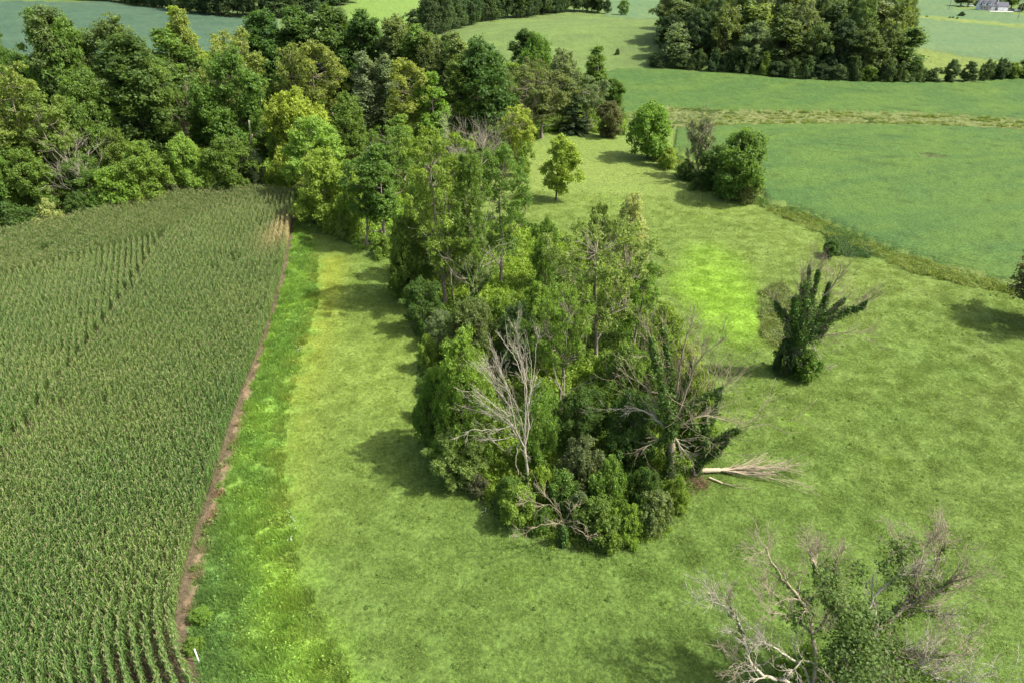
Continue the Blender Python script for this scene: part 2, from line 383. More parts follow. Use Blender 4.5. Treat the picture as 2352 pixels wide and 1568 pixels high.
LEAF = leaf_mat('leaf', trans=.46); IVY = leaf_mat('ivy_leaf', trans=.30, lo=.5, hi=1.5, gloss=.15, rough=.5)
LEAFI = leaf_mat('undergrowth_leaf', 'INST')
BARK = bark_mat('bark', (.15, .12, .09), (.32, .28, .22))
BARKD = bark_mat('bark_dark', (.05, .042, .032), (.13, .11, .085))
DEAD = bark_mat('dead_wood', (.27, .24, .18), (.46, .42, .33))
DEADG = bark_mat('weathered_grey_wood', (.19, .155, .10), (.33, .285, .20))
TAN = bark_mat('stripped_wood', (.30, .25, .165), (.47, .40, .28))

def profile(kind, u):
    if kind == 'round': return np.sqrt(np.clip(1-(2*u-.95)**2/1.1, .05, 1))
    if kind == 'tall': return np.clip(.55+.9*u-1.25*u**2.4, .12, 1)
    if kind == 'open': return np.clip(.45+1.0*u-1.05*u**3, .2, 1)
    if kind == 'broad': return np.clip(.75+.6*u-1.15*u**2.2, .15, 1)
    if kind == 'shrub': return np.sqrt(np.clip(1-(u*1.0)**2*.92, .05, 1))
    return np.clip(1.02-u, .03, 1)
def make_tree(seed, kind, H, W, base, nl, lr, nleaf, ls, bark, leafm=LEAF, dens=1.0, mid=None, spread=1.0, skirt=.6):
    """returns (trunk mesh, crown mesh, height, width)"""
    rng = np.random.default_rng(seed)
    hz0, hz1 = base*H, H-lr*.6
    pha = rng.uniform(0, 6.28, 3); cen = []; rad = []
    tries = 0; mind = lr*.85
    while len(cen) < nl and tries < nl*60:
        tries += 1
        u = rng.random()**.85; th_ = rng.uniform(0, 6.28)
        env = 1.02+.28*math.sin(2*th_+pha[0]+3*u)+.16*math.sin(3*th_+pha[1]-4*u)+.1*math.sin(5*th_+pha[2]+9*u)
        q = rng.uniform(.25, 1.15)**.6
        R_ = float(profile(kind, u))*(W/2-lr*.7)*env*q*spread
        c = np.array((R_*math.cos(th_), R_*math.sin(th_), hz0+u*(hz1-hz0)))
        if cen and np.min(np.linalg.norm((np.array(cen)-c)*np.array((1, 1, 1.15)), axis=1)) < mind: mind *= .999; continue
        cen.append(c); rad.append(lr*rng.uniform(.5, 1.3)*(1-.25*u))
    cen = np.array(cen); rad = np.array(rad)
    # wood: trunk, main limbs, one bough to every lobe
    T = Tubes()
    tp, _ = wander(rng, (0, 0, -.4), (0, 0, 1), H*.82, 9, .06, .25)
    tr = np.linspace(1, .22, len(tp))**1.1*H*.0165; tr[0] *= 1.5
    T.add(tp, tr, 7)
    nodes = [tp[i] for i in range(3, len(tp))]; nrad = [tr[i] for i in range(3, len(tp))]
    for k in range(7):
        j = rng.integers(2, 6); a = rng.uniform(0, 6.28)
        d = (math.cos(a), math.sin(a), .75); L_ = W*.42*rng.uniform(.7, 1.1)
        bp_, _ = wander(rng, tp[j], d, L_, 6, .16, .08); br = np.linspace(.62, .2, 7)*tr[j]
        T.add(bp_, br, 5); nodes += list(bp_[2:]); nrad += list(br[2:])
    nodes = np.array(nodes); nrad = np.array(nrad)
    for c in cen:
        dd = np.linalg.norm(nodes-c, axis=1) + np.maximum(nodes[:, 2]-c[2], 0)*2.0
        j = int(np.argmin(dd)); p = nodes[j]
        m_ = (p+c)/2+rng.normal(size=3)*.12*dd[j]+np.array((0, 0, -.06*dd[j]))
        pts = np.array([p, (p+m_)/2+rng.normal(size=3)*.05, m_, (m_+c)/2, c]); r0 = min(nrad[j]*.7, .09*H/18)
        T.add(pts, np.linspace(r0, .025, 5), 4)
    # leaves: sprigs on each lobe's shell
    Ps = []; Ns = []; Vs = []
    wgt = rad**2; cnt = (nleaf*wgt/wgt.sum()*rng.uniform(.75, 1.25, len(rad))).astype(int)
    for c, r, n in zip(cen, rad, cnt):
        k = max(n//9, 3)
        d = unit(rng.normal(size=(k, 3))+np.array((0, 0, .25)))
        keep = (d[:, 2] > -.25) | (rng.random(k) > skirt); d = d[keep]; k = len(d)
        if k < 2: continue
        out = unit(np.array((c[0], c[1], .3*H*.2)))
        rs = r*(rng.random(k)**.35)*rng.uniform(.72, 1.38, k)
        sc = c + d*rs[:, None]*np.array((1.0, 1.0, 1.0))*(np.array((.9,.9,1.35)) if kind=='tall' else 1)
        w_ = rng.integers(0, k, n)
        off = rng.normal(size=(n, 3))*ls*1.05*np.array((1.1, 1.1, .8))
        P = sc[w_]+off
        Nn = unit(d[w_]*.55+rng.normal(size=(n, 3))*.55+np.array((0, 0, .38)))
        tone = rng.random(k)*.5
        Ps.append(P); Ns.append(Nn); Vs.append(np.clip(tone[w_]+rng.random(n)*.5, 0, 1))
    P = np.concatenate(Ps); Nn = np.concatenate(Ns); v = np.concatenate(Vs)
    ok = P[:, 2] > .15; P = P[ok]; Nn = Nn[ok]; v = v[ok]
    return T.mesh('trunk', bark), leaves_mesh('crown', rng, P, Nn, ls, leafm, v), float(np.percentile(P[:, 2], 99.7)), float(np.percentile(np.hypot(P[:, 0], P[:, 1]), 97)*2)
def make_conifer(seed, H, W, nleaf, ls, bark, whorls=16):
    rng = np.random.default_rng(seed); T = Tubes()
    T.add([(0, 0, -.3), (0, 0, H*.5), (0, 0, H)], [H*.02, H*.012, .02], 6)
    Ps = []; Ns = []
    for k in range(whorls):
        u = k/(whorls-1); z = H*(.06+.9*u); R_ = W/2*(1-u)**.85+.15
        m = int(7+6*(1-u))
        for j in range(m):
            a = rng.uniform(0, 6.28); r1 = R_*rng.uniform(.7, 1.12)
            tip = np.array((math.cos(a)*r1, math.sin(a)*r1, z-r1*.22+rng.normal()*.15))
            T.add([(0, 0, z), (tip*.5+np.array((0, 0, z))*.5)+np.array((0, 0, .06*r1)), tip], [.05, .03, .012], 3)
            n = max(int(nleaf/whorls/m*(.4+1.3*(1-u))), 6)
            f = rng.uniform(.12, 1, n)**.8
            P = np.array((0, 0, z))*(1-f[:, None])+tip*f[:, None]
            P = P+rng.normal(size=(n, 3))*np.array((.16, .16, .06))*(.3+R_*.22)
            Ps.append(P); Ns.append(unit(rng.normal(size=(n, 3))*.5+np.array((math.cos(a)*.4, math.sin(a)*.4, .7))))
    P = np.concatenate(Ps)
    return T.mesh('trunk', bark), leaves_mesh('crown', rng, P, np.concatenate(Ns), ls, LEAF, asp=.3), H, W
def twigs(rng, T, p, d, L_, r, lev, up=.05, wob=.14, kids=4, spread=.75, rmin=.012, acc=None):
    n = 6 if lev > 1 else 4
    pts, dd = wander(rng, p, d, L_, n, wob, up)
    rad = np.linspace(r, max(r*.32, rmin), n+1)
    T.add(pts, rad, 6 if lev > 2 else (4 if lev > 0 else 3))
    if acc is not None: acc.append((pts, rad, lev))
    if lev == 0: return
    for k in range(kids+rng.integers(0, 2)):
        i = rng.integers(1, n+1); di = unit(pts[i]-pts[i-1])
        side = unit(np.cross(di, rng.normal(size=3)))
        twigs(rng, T, pts[i], unit(di*(1-.35*spread)+side*spread*rng.uniform(.5, 1.1)), L_*rng.uniform(.45, .75), max(rad[i]*.6, rmin), lev-1, up, wob*1.1, kids, spread, rmin, acc)
def ivy_on(rng, acc, n, rad, ls, zmax=1e9, levs=(2, 3, 4), tip=.75):
    Ps = []; Ns = []
    segs = [(p, l) for p, r, l in acc if l in levs]
    tot = sum(np.linalg.norm(p[-1]-p[0]) for p, l in segs)+1e-6
    for p, l in segs:
        k = int(n*np.linalg.norm(p[-1]-p[0])/tot)
        f = rng.uniform(0, tip, k)*(len(p)-1); i = np.minimum(f.astype(int), len(p)-2); f = (f-i)[:, None]
        c = p[i]*(1-f)+p[i+1]*f
        d = unit(rng.normal(size=(k, 3))+np.array((0, 0, .2)))
        lump = .25+1.3*noise(c[:, 0]*3+c[:, 2], c[:, 1]*3+c[:, 2], .9, 5)
        P = c+d*(rad*(.4+.6*rng.random(k))*lump*(1-.78*((i+f[:, 0])/len(p))**.8)*rng.uniform(.7, 1.3))[:, None]
        P = P+np.c_[np.zeros((k, 2)), -np.abs(rng.normal(size=k))*rad*.35]
        ok = P[:, 2] < zmax; Ps.append(P[ok]); Ns.append(unit(d+rng.normal(size=d.shape)*.5)[ok])
    P = np.concatenate(Ps); P = P[:]; Nn = np.concatenate(Ns)
    ok = P[:, 2] > .02
    return leaves_mesh('ivy', rng, P[ok], Nn[ok], ls, IVY)

PR = {}
def proto(key, *a, **k): PR[key] = make_tree(*a, **k)
# broad woodland trees, leaf size for 120-180 m
proto('broad1', 11, 'broad', 20, 13, .22, 60, 1.75, 28500, 0.221, BARK)
proto('broad2', 12, 'broad', 20, 12, .28, 48, 1.9, 25500, 0.221, BARKD)
proto('broad3', 13, 'round', 18, 13, .20, 70, 1.6, 28500, 0.213, BARK)
proto('tall1', 21, 'tall', 22, 9, .22, 60, 1.35, 25500, 0.205, BARK)
proto('tall2', 22, 'tall', 22, 10, .15, 70, 1.3, 27000, 0.205, BARKD)
proto('tall3', 23, 'tall', 22, 8, .30, 42, 1.3, 19500, 0.205, BARK)
proto('open1', 31, 'open', 20, 12, .32, 52, 1.25, 19500, 0.180, BARK)
proto('open2', 32, 'open', 20, 11, .35, 44, 1.2, 16500, 0.180, BARK)
proto('dense1', 41, 'round', 12, 10, .06, 75, 1.25, 30000, 0.189, BARKD, skirt=.3)
proto('dense2', 42, 'round', 12, 9, .05, 80, 1.1, 30000, 0.172, BARKD, skirt=.3)
proto('shrub1', 51, 'shrub', 5, 6, .05, 34, .85, 8400, 0.139, BARKD, skirt=.3)
proto('shrub2', 52, 'shrub', 5, 5.5, .05, 26, .95, 7200, 0.156, BARKD, skirt=.3)
proto('shrub3', 53, 'round', 5, 4.5, .02, 30, .7, 7200, 0.123, BARKD, skirt=.3)
proto('far1', 61, 'broad', 16, 11, .16, 46, 1.7, 9600, 0.295, BARKD, skirt=.3)
proto('far2', 62, 'round', 16, 12, .12, 50, 1.6, 9600, 0.295, BARKD, skirt=.3)
proto('far3', 63, 'tall', 17, 8, .10, 44, 1.3, 8400, 0.279, BARKD, skirt=.3)
PR['spruce'] = make_conifer(71, 10, 6.5, 12000, .22, BARKD)
PR['cedar'] = make_conifer(72, 8, 3.2, 8000, .16, BARKD, 18)
# grove trees, 50-90 m away: finer leaves
proto('grove_tall1', 81, 'open', 22, 13, .30, 120, .95, 27000, .15, BARK)
proto('grove_tall2', 82, 'tall', 22, 10, .34, 85, .9, 20000, .15, BARKD)
proto('grove_open', 83, 'open', 20, 17, .36, 150, .85, 27000, .145, BARK)
proto('grove_dense', 84, 'broad', 13, 14, .08, 190, 1.0, 48000, .15, BARKD, skirt=.35)
proto('grove_mid', 85, 'round', 12, 9, .12, 75, 1.0, 22000, .15, BARKD)
proto('grove_shrub1', 86, 'shrub', 4, 5.5, .03, 60, .55, 14000, .105, BARKD, skirt=.3)
proto('grove_shrub2', 87, 'round', 4, 4.5, .02, 55, .5, 12000, .115, BARKD, skirt=.3)
proto('lone', 88, 'open', 12, 8, .16, 60, .9, 20000, .17, BARKD)

CK = {'m': (.116, .195, .038), 'd': (.074, .138, .032), 'b': (.160, .255, .042), 'y': (.195, .255, .060), 'Y': (.225, .315, .050),
      'o': (.140, .185, .062), 'g': (.150, .200, .092), 'r': (.135, .150, .070), 'k': (.050, .090, .036), 'p': (.30, .36, .14),
      'f': (.072, .118, .044), 'F': (.115, .172, .056), 'L': (.195, .295, .050)}
ORD = ['first', 'second', 'third', 'fourth', 'fifth', 'sixth', 'seventh', 'eighth', 'ninth', 'tenth', 'eleventh', 'twelfth', 'thirteenth', 'fourteenth', 'fifteenth', 'sixteenth', 'seventeenth', 'eighteenth', 'nineteenth', 'twentieth']
def ordw(i): return ORD[i] if i < 20 else ['twenty-', 'thirty-', 'forty-', 'fifty-', 'sixty-'][(i+1)//10-2]+ORD[(i+1) % 10-1] if (i+1) % 10 else {29: 'thirtieth', 39: 'fortieth', 49: 'fiftieth', 59: 'sixtieth'}[i]
CN = {'m': 'medium green', 'd': 'dark green', 'b': 'bright green', 'y': 'yellowish green', 'o': 'olive green', 'g': 'greyish green', 'k': 'nearly black-green', 'f': 'deep green', 'F': 'dull green', 'L': 'light green', 'r': 'brownish green'}
RELAB = []
def relabel():
    from collections import defaultdict
    D = defaultdict(list)
    for o, where, noun, c in RELAB: D[(where, noun)].append((o.location.x/o.location.y, o, c))
    for (where, noun), L_ in D.items():
        for i, (_, o, c) in enumerate(sorted(L_, key=lambda t: t[0])):
            o['label'] = '%s %s, %s from the left in %s' % (CN[c], noun, ordw(i), where)
RS = random.Random(5)
def leafy(key, P, h, wd, color, label, cat='tree', group=None, name=None, tilt=(0, 0), vary=.08, rz=None):
    tm, cm, h0, w0 = PR[key]
    nm = name or ('pine_tree' if key in ('spruce',) else 'cedar_tree' if key == 'cedar' else 'shrub' if 'shrub' in key else 'tree')
    e = empty(nm, (P[0], P[1], P[2]-.05), label, cat, group, RS.uniform(0, 6.28) if rz is None else rz, tilt)
    e.scale = (wd/w0, wd/w0*RS.uniform(.92, 1.08), h/h0)
    c = np.array(CK[color])*(1+RS.uniform(-vary, vary))*np.array((1+RS.uniform(-.07, .07), 1, 1+RS.uniform(-.1, .1)))
    link('trunk', tm, e); link('crown', cm, e, color=c)
    return e
def px(key, bx, by, top, wpx, color, label, cat='tree', group=None, **k):
    P = ground(bx, by); h, wd = size_at(P, top, wpx)
    return leafy(key, P, h, wd, color, label, cat, group, **k)
def bare(seed, P, h, label, group=None, mat=DEAD, lean=(0, 0), nl=5, lev=2, kids=4, spread=.7, up=.06, ivy=0, ivyr=.45, ivyc='d', bias=(0, 0), fork=.35, r0=None, name='dead_tree', ivls=.13, ivtip=.6, limbL=.62, zmaxf=.8):
    rng = np.random.default_rng(seed)
    e = empty(name, tuple(P[:2])+(P[2]-.05,), label, 'dead tree', group)
    T = Tubes(); r0 = r0 or h*.012; acc = []
    pts, d = wander(rng, (0, 0, -.3), (lean[0], lean[1], 1), h*fork, 6, .07, .1)
    T.add(pts, np.linspace(r0*1.15, r0*.75, 7), 8); acc.append((pts, None, 4))
    tops, _ = wander(rng, pts[-1], (lean[0], lean[1], 1), h*.4, 5, .10, .1); T.add(tops, np.linspace(r0*.75, r0*.3, 6), 6)
    acc.append((tops, None, 3)); link('trunk', T.mesh('trunk', mat), e)
    for k in range(nl):
        a = 6.283*k/nl+rng.uniform(-.5, .5); Tl = Tubes(); j = rng.integers(0, 6)
        st = (pts[3+j] if j < 4 else tops[j-3]) if nl > 3 else pts[-1]
        dr = np.array((math.cos(a)*.75+bias[0], math.sin(a)*.75+bias[1], rng.uniform(.55, 1.2)))
        twigs(rng, Tl, st, dr, h*limbL*rng.uniform(.7, 1.0)*(1-.0*k), r0*.5, lev, up, .11, kids, spread, .014, acc)
        link('limb', Tl.mesh('limb', mat), e)
    zs = max(v.co.z for ch in e.children_recursive for v in ch.data.vertices) if len(e.children) else h
    e.scale = (h/zs,)*3
    if ivy:
        o = link('ivy', ivy_on(rng, acc, ivy, ivyr*zs/h, ivls*zs/h, zs*zmaxf, (2, 3, 4), ivtip), e, color=CK[ivyc])
    return e
def bpx(seed, bx, by, top, label, group=None, **k):
    P = ground(bx, by); h, _ = size_at(P, top, 10)
    return bare(seed, P, h, label, group, **k)

def scatter(name, pts, protos, mat, tints, scl, rot=None, kind='stuff', pick=None, nrm=None, label=None):
    """one object of nobody-could-count cover: protos = list of (V, F, v, mat index); instanced on the points"""
    rng = np.random.default_rng(len(pts)); n = len(pts)
    pv = sum(len(p[0]) for p in protos)
    V = np.concatenate([p[0] for p in protos]+[pts]); pid = np.concatenate([np.full(len(p[0]), i+1) for i, p in enumerate(protos)]+[np.zeros(n)])
    me = bpy.data.meshes.new(name); F = []; off = 0; vv = []; mi = []
    for p in protos:
        F += (np.asarray(p[1])+off).tolist() if not isinstance(p[1], list) else [[i+off for i in f] for f in p[1]]
        off += len(p[0]); vv += list(p[2]); mi += list(p[3]) if len(p) > 3 else [0]*len(p[1])
    me.from_pydata(V.tolist(), [], F)
    me.polygons.foreach_set('material_index', np.array(mi, np.int32))
    for m in (mat if isinstance(mat, list) else [mat]): me.materials.append(m)
    attr(me, 'v', 'FLOAT', 'FACE', vv); attr(me, 'pid', 'INT', 'POINT', pid)
    pk = rng.integers(1, len(protos)+1, n) if pick is None else pick
    attr(me, 'pick', 'INT', 'POINT', np.r_[np.zeros(pv), pk])
    attr(me, 'tint', 'FLOAT_COLOR', 'POINT', np.r_[np.zeros((pv, 4)), np.c_[tints, np.ones(n)]])
    attr(me, 'scl', 'FLOAT_VECTOR', 'POINT', np.r_[np.zeros((pv, 3)), scl])
    rt = np.c_[rng.normal(size=(n, 2))*.08, rng.uniform(0, 6.28, n)] if rot is None else rot
    attr(me, 'rt', 'FLOAT_VECTOR', 'POINT', np.r_[np.zeros((pv, 3)), rt])
    g = bpy.data.node_groups.new(name+'_nodes', 'GeometryNodeTree')
    g.interface.new_socket('Geometry', in_out='INPUT', socket_type='NodeSocketGeometry'); g.interface.new_socket('Geometry', in_out='OUTPUT', socket_type='NodeSocketGeometry')
    gi = g.nodes.new('NodeGroupInput'); go = g.nodes.new('NodeGroupOutput'); J = g.nodes.new('GeometryNodeJoinGeometry')
    def na(nm_, t_):
        a = g.nodes.new('GeometryNodeInputNamedAttribute'); a.data_type = t_; a.inputs[0].default_value = nm_; return a.outputs[0]
    def sep(src, at, k):
        c = g.nodes.new('FunctionNodeCompare'); c.data_type = 'INT'; c.operation = 'EQUAL'
        i = [s for s in c.inputs if s.type == 'INT']; g.links.new(na(at, 'INT'), i[0]); i[1].default_value = k
        s = g.nodes.new('GeometryNodeSeparateGeometry'); s.domain = 'POINT'; g.links.new(src, s.inputs[0]); g.links.new(c.outputs[0], s.inputs[1]); return s.outputs[0]
    cl = sep(gi.outputs[0], 'pid', 0)
    for k in range(len(protos)):
        io = g.nodes.new('GeometryNodeInstanceOnPoints')
        g.links.new(sep(cl, 'pick', k+1), io.inputs['Points']); g.links.new(sep(gi.outputs[0], 'pid', k+1), io.inputs['Instance'])
        g.links.new(na('scl', 'FLOAT_VECTOR'), io.inputs['Scale'])
        e2r = g.nodes.new('FunctionNodeEulerToRotation'); g.links.new(na('rt', 'FLOAT_VECTOR'), e2r.inputs[0]); g.links.new(e2r.outputs[0], io.inputs['Rotation'])
        g.links.new(io.outputs[0], J.inputs[0])
    g.links.new(J.outputs[0], go.inputs[0])
    o = link(name, me); md = o.modifiers.new('cover', 'NODES'); md.node_group = g
    return tag(o, kind=kind, label=label)
def blades(rng, n, R, h, wdt, lean=.5):
    P = np.c_[rng.uniform(-R, R, (n, 2)), np.zeros(n)-.02]; a = rng.uniform(0, 6.28, n); hh = h*rng.uniform(.5, 1.2, n)
    s = np.c_[np.cos(a), np.sin(a), np.zeros(n)]*wdt/2; ld = rng.normal(size=(n, 2))*lean*hh[:, None]
    tip = P+np.c_[ld, hh]
    V = np.stack([P-s, P+s, tip], 1).reshape(-1, 3)
    return V, np.arange(n*3).reshape(n, 3), rng.random(n)
def clump(rng, n, R, h, ls):
    d = unit(rng.normal(size=(n, 3))); d[:, 2] = np.abs(d[:, 2])
    P = d*np.array((R, R, h))*(rng.random((n, 1))**.4)
    V, F = leaf_quads(rng, P, unit(d+rng.normal(size=(n, 3))*.6+np.array((0, 0, .4))), ls)
    return V, F, rng.random(n)
def rand_in(rng, poly, dens, maxn=60000):
    lo, hi = poly[:, :2].min(0), poly[:, :2].max(0); n = int(min((hi-lo).prod()*dens, 900000))
    p = rng.uniform(lo, hi, (n, 2)); p = p[inview(p[:, 0], p[:, 1])]; p = p[inpoly(p[:, 0], p[:, 1], poly)]
    return p[:maxn]

# ------------------------------------------------------------------ far treelines and wood (things, each its own tree)
gFL = 'dark trees of the treeline beyond the far upper-left field'
line = smooth_line(G([(-60,-8),(0,-2),(120,-2),(260,4),(340,16),(430,32),(520,42),(620,46),(700,40),(760,22),(800,6)]), 2)
def along(P, step, rng, off=0):
    seg = np.linalg.norm(np.diff(P, axis=0), axis=1); cs = np.r_[0, np.cumsum(seg)]; s = off; out = []
    while s < cs[-1]:
        i = min(np.searchsorted(cs, s, 'right')-1, len(seg)-1); out.append(P[i]+(P[i+1]-P[i])*(s-cs[i])/seg[i]); s += step*rng.uniform(.75, 1.25)
    return np.array(out)
rg = np.random.default_rng(3)
for row in range(2):
    for p in along(line, 10.5, rg, row*4):
        q = p+np.array((rg.uniform(-2, 2), row*8+rg.uniform(0, 3)+2))
        if not inview(q[0:1], q[1:2], 1.04)[0]: continue
        c = 'fkf'[rg.integers(0, 3)]  # darker foliage colours carry the cloud shade over this treeline
        RELAB.append((leafy(['far1', 'far2', 'far3'][rg.integers(0, 3)], (q[0], q[1], float(hz(*q))), rg.uniform(15, 20), rg.uniform(11, 14), c, 'x', group=gFL), ['the front', 'the back'][row]+' of the upper-left treeline', 'tree', c))
gKN = 'dark trees of the wood on the crest behind the grassy knoll'
line = smooth_line(G([(985,88),(1010,80),(1060,62),(1120,48),(1200,42),(1260,32),(1330,29),(1405,34)]), 2)
for row in range(2):
    for p in along(line, 8.8, rg, row*3):
        q = p+np.array((rg.uniform(-2, 2), row*8+2+rg.uniform(0, 2)))
        if not inview(q[0:1], q[1:2], 1.04)[0]: continue
        k_ = .55 if p[0] > line[-1][0]-8 else 1; c = 'kfk'[rg.integers(0, 3)]  # cloud shade on the crest wood is put into these dark leaf colours
        RELAB.append((leafy(['far1', 'far2', 'far3'][rg.integers(0, 3)], (q[0], q[1], float(hz(*q))), rg.uniform(13, 18)*k_, rg.uniform(9, 13)*(.1+.9*k_), c, 'x', group=gKN), ['the front', 'the back'][row]+' of the crest wood', 'tree', c))
px('far2', 958, 72, 22, 60, 'k', 'dark round tree at the foot of the small bright hill, ahead of the crest wood')
px('far2', 1431, 37, 0, 26, 'm', 'small lone round tree standing just past the end of the crest wood', name='tree')
px('shrub2', 1418, 126, 112, 16, 'k', 'tiny dark bush alone on the open slope of the knoll', 'shrub')

gW = 'trees of the big dark wood between the soybean field and the far fields'
base = G([(1505,153),(1600,160),(1700,168),(1800,178),(1900,186),(2000,189),(2090,190)])
wood_r = np.array([(53,257),(75,249),(100,238),(122,234),(128,237),(133,252),(136,275),(128,305),(100,316),(70,306),(56,275)], float)
pts = []; fails = 0
lo, hi = wood_r.min(0), wood_r.max(0)
while len(pts) < 110:
    p = rg.uniform(lo, hi); d0 = 7.0
    if inpoly(p[0:1], p[1:2], wood_r)[0] and (not pts or np.min(np.linalg.norm(np.array(pts)-p, axis=1)) > d0): pts.append(p); fails = 0
    else:
        fails += 1
        if fails > 3000: break
named = {0: 'm', 4: 'r'}
labs = {'F': 'medium green tree in the dark wood beyond the soybean field', 'o': 'olive green tree in the dark wood beyond the soybean field', 'f': 'dark green tree in the dark wood beyond the soybean field',
        'k': 'nearly black-green tree in the dark wood beyond the soybean field', 'g': 'greyish green tree in the dark wood beyond the soybean field', 'y': 'yellowish green tree in the dark wood beyond the soybean field'}
for p in pts:
    front = pdist(np.array([p[0]]), np.array([p[1]]), base)[0]
    h = rg.uniform(14, 17.5) if front < 8 else rg.uniform(18, 22.5)
    h *= min(1, .62+.38*(p[0]-50)/22)
    k = 'FofFkgFFyfo'[rg.integers(0, 11)]  # darker leaf mix paints in the cloud shade lying on the wood
    RELAB.append((leafy(['far1', 'far2', 'far3', 'broad1', 'broad3'][rg.integers(0, 5)], (p[0], p[1], float(hz(*p))), h, rg.uniform(10.5, 13.5), k, 'x', group=gW), 'the '+('front row' if front < 10 else 'second rank' if front < 26 else 'third rank' if front < 45 else 'rear')+' of the big far wood', 'tree', k))
for i, p in enumerate(along(base, 5.0, rg)):
    c = 'kffm'[rg.integers(0, 4)]; RELAB.append((leafy(['shrub1', 'shrub2', 'dense1'][i % 3], (p[0], p[1], float(hz(*p))), rg.uniform(4, 8), rg.uniform(5, 7), c, 'x', 'shrub', 'bushes along the foot of the far wood'), 'the row along the far wood foot', 'bush', c))
# hedge to the right of the wood
hl = G([(2105,190),(2180,190),(2260,186),(2352,180),(2440,176)])
for i, p in enumerate(along(hl, 5.2, rg)):
    c = 'FfFm'[rg.integers(0, 4)]; RELAB.append((leafy(['shrub1', 'shrub3', 'dense2', 'far3'][i % 4], (p[0], p[1], float(hz(*p))), rg.uniform(4.5, 7.0), rg.uniform(4.5, 6.0), c, 'x', 'tree', 'hedge trees running right from the dark wood', name='hedge_tree'), 'the hedge beside the far wood', 'bushy tree', c))
px('cedar', 2287, 182, 137, 34, 'k', 'pointed dark cedar standing tallest in the far hedge row')

# ------------------------------------------------------------------ woodland: trees one can point to
W = 'named trees of the main woodland'
def T_(k, bx, by, top, w_, c, lab, **kw): return px(k, bx, by, top, w_, c, lab, kw.pop('cat', 'tree'), **kw)
T_('broad1', 25, 330, 15, 175, 'd', 'large dark tree at the upper-left corner of the woodland')
T_('broad3', 92, 345, 112, 95, 'm', 'blue-green flat-topped tree in front of the dark corner tree')
T_('broad3', 205, 345, 24, 165, 'm', 'tall domed green tree beside the gap showing the blue-green field')
T_('tall1', 195, 350, 20, 120, 'F', 'pale green pointed treetop rising highest left of the field gap', vary=0)
T_('broad2', 320, 335, 42, 190, 'F', 'broad medium green tree just right of the domed tall one')
T_('tall3', 435, 330, 70, 120, 'm', 'green tree at the woodland back edge beneath the yellow tree')
T_('tall3', 462, 292, 18, 75, 'Y', 'bright yellow treetop standing out at the woodland back edge')
T_('tall1', 470, 296, 26, 60, 'y', 'yellowish slender tree right beside the bright yellow treetop')
T_('broad3', 20, 440, 185, 150, 'b', 'bright green tree at the photo edge below the dark corner tree')
T_('open1', 105, 460, 128, 175, 'y', 'large yellow-green feathery tree over the left half of the woodland front')
T_('open2', 172, 462, 210, 110, 'y', 'yellowish drooping tree in front of the large feathery one')
T_('tall3', 60, 470, 300, 130, 'm', 'mid green tree under the large feathery yellow-green tree')
T_('broad2', 250, 425, 160, 140, 'm', 'mid green tree between the feathery tree and the twin-trunk tree')
T_('tall2', 365, 400, 80, 170, 'd', 'tall dark tree with bare brown twin trunk showing above the cornfield')
T_('open2', 405, 400, 140, 110, 'm', 'tall green tree leaning beside the dark twin-trunk tree')
T_('open1', 580, 345, 70, 150, 'y', 'pale yellow-green wide-crowned tree behind the bare grey one')
T_('broad2', 570, 395, 112, 160, 'm', 'large round green tree in front of the pale wide crown')
T_('tall3', 500, 385, 210, 100, 'm', 'mid-height green tree under the bare grey crown')
T_('tall2', 640, 290, 27, 125, 'd', 'leftmost dark cottonwood-like tree in the back row of the woodland')
T_('tall1', 715, 285, 19, 130, 'd', 'dark tall tree second along the back row, rounded top')
T_('tall2', 790, 285, 18, 130, 'd', 'dark tall tree third along the back row, highest crown')
T_('tall1', 860, 292, 28, 120, 'd', 'dark tall tree fourth along the back row')
T_('tall2', 925, 305, 42, 120, 'F', 'tall green tree fifth along the back row beside the hill view')
T_('tall1', 975, 315, 62, 110, 'm', 'green tree at the right end of the back row')
T_('open1', 700, 345, 100, 100, 'y', 'olive-yellow tree with pale bare stems behind the golden one')
T_('open2', 760, 355, 98, 120, 'y', 'olive-yellow tree, right twin of the pair behind the golden tree')
T_('tall3', 855, 350, 122, 80, 'g', 'slim grey-green tree with pale trunk beside the dark woodland gap')
T_('tall3', 900, 350, 128, 75, 'g', 'slim grey-green tree, second beside the dark woodland gap')
T_('open2', 950, 375, 138, 110, 'y', 'yellow-olive tree in the middle woodland with drooping crown')
T_('tall3', 1000, 375, 168, 80, 'b', 'bright green narrow tree just above the left bare branches')
T_('broad3', 1005, 320, 80, 105, 'o', 'olive round tree at the woodland back edge near the knoll')
T_('tall3', 1055, 325, 78, 90, 'o', 'yellow-olive tree at the back edge facing the knoll')
T_('broad1', 1110, 345, 92, 165, 'd', 'large dark round tree in the woodland tip nearest the knoll')
T_('tall1', 1060, 350, 130, 90, 'm', 'mid green tree between the olive tree and the large dark round one')
T_('dense1', 1228, 255, 80, 92, 'm', 'round fresh-green tree rising behind the woodland tip')
T_('broad3', 1292, 290, 116, 105, 'g', 'grey-green round tree at the woodland tip')
T_('open1', 1245, 318, 160, 125, 'o', 'brownish olive drooping tree at the woodland edge above the pasture')
T_('open2', 1190, 325, 150, 90, 'o', 'greyish olive sparse tree beside the large dark round one')
T_('spruce', 1318, 306, 212, 88, 'k', 'dark blue-green spruce at the woodland edge above the pasture')
T_('open2', 1352, 300, 175, 80, 'g', 'pale grey-green tree beside the spruce')
T_('dense2', 1405, 250, 182, 58, 'm', 'small green tree poking out over the far soybean field')
T_('dense2', 1398, 316, 234, 62, 'r', 'small rusty brown-green tree at the pasture top corner')
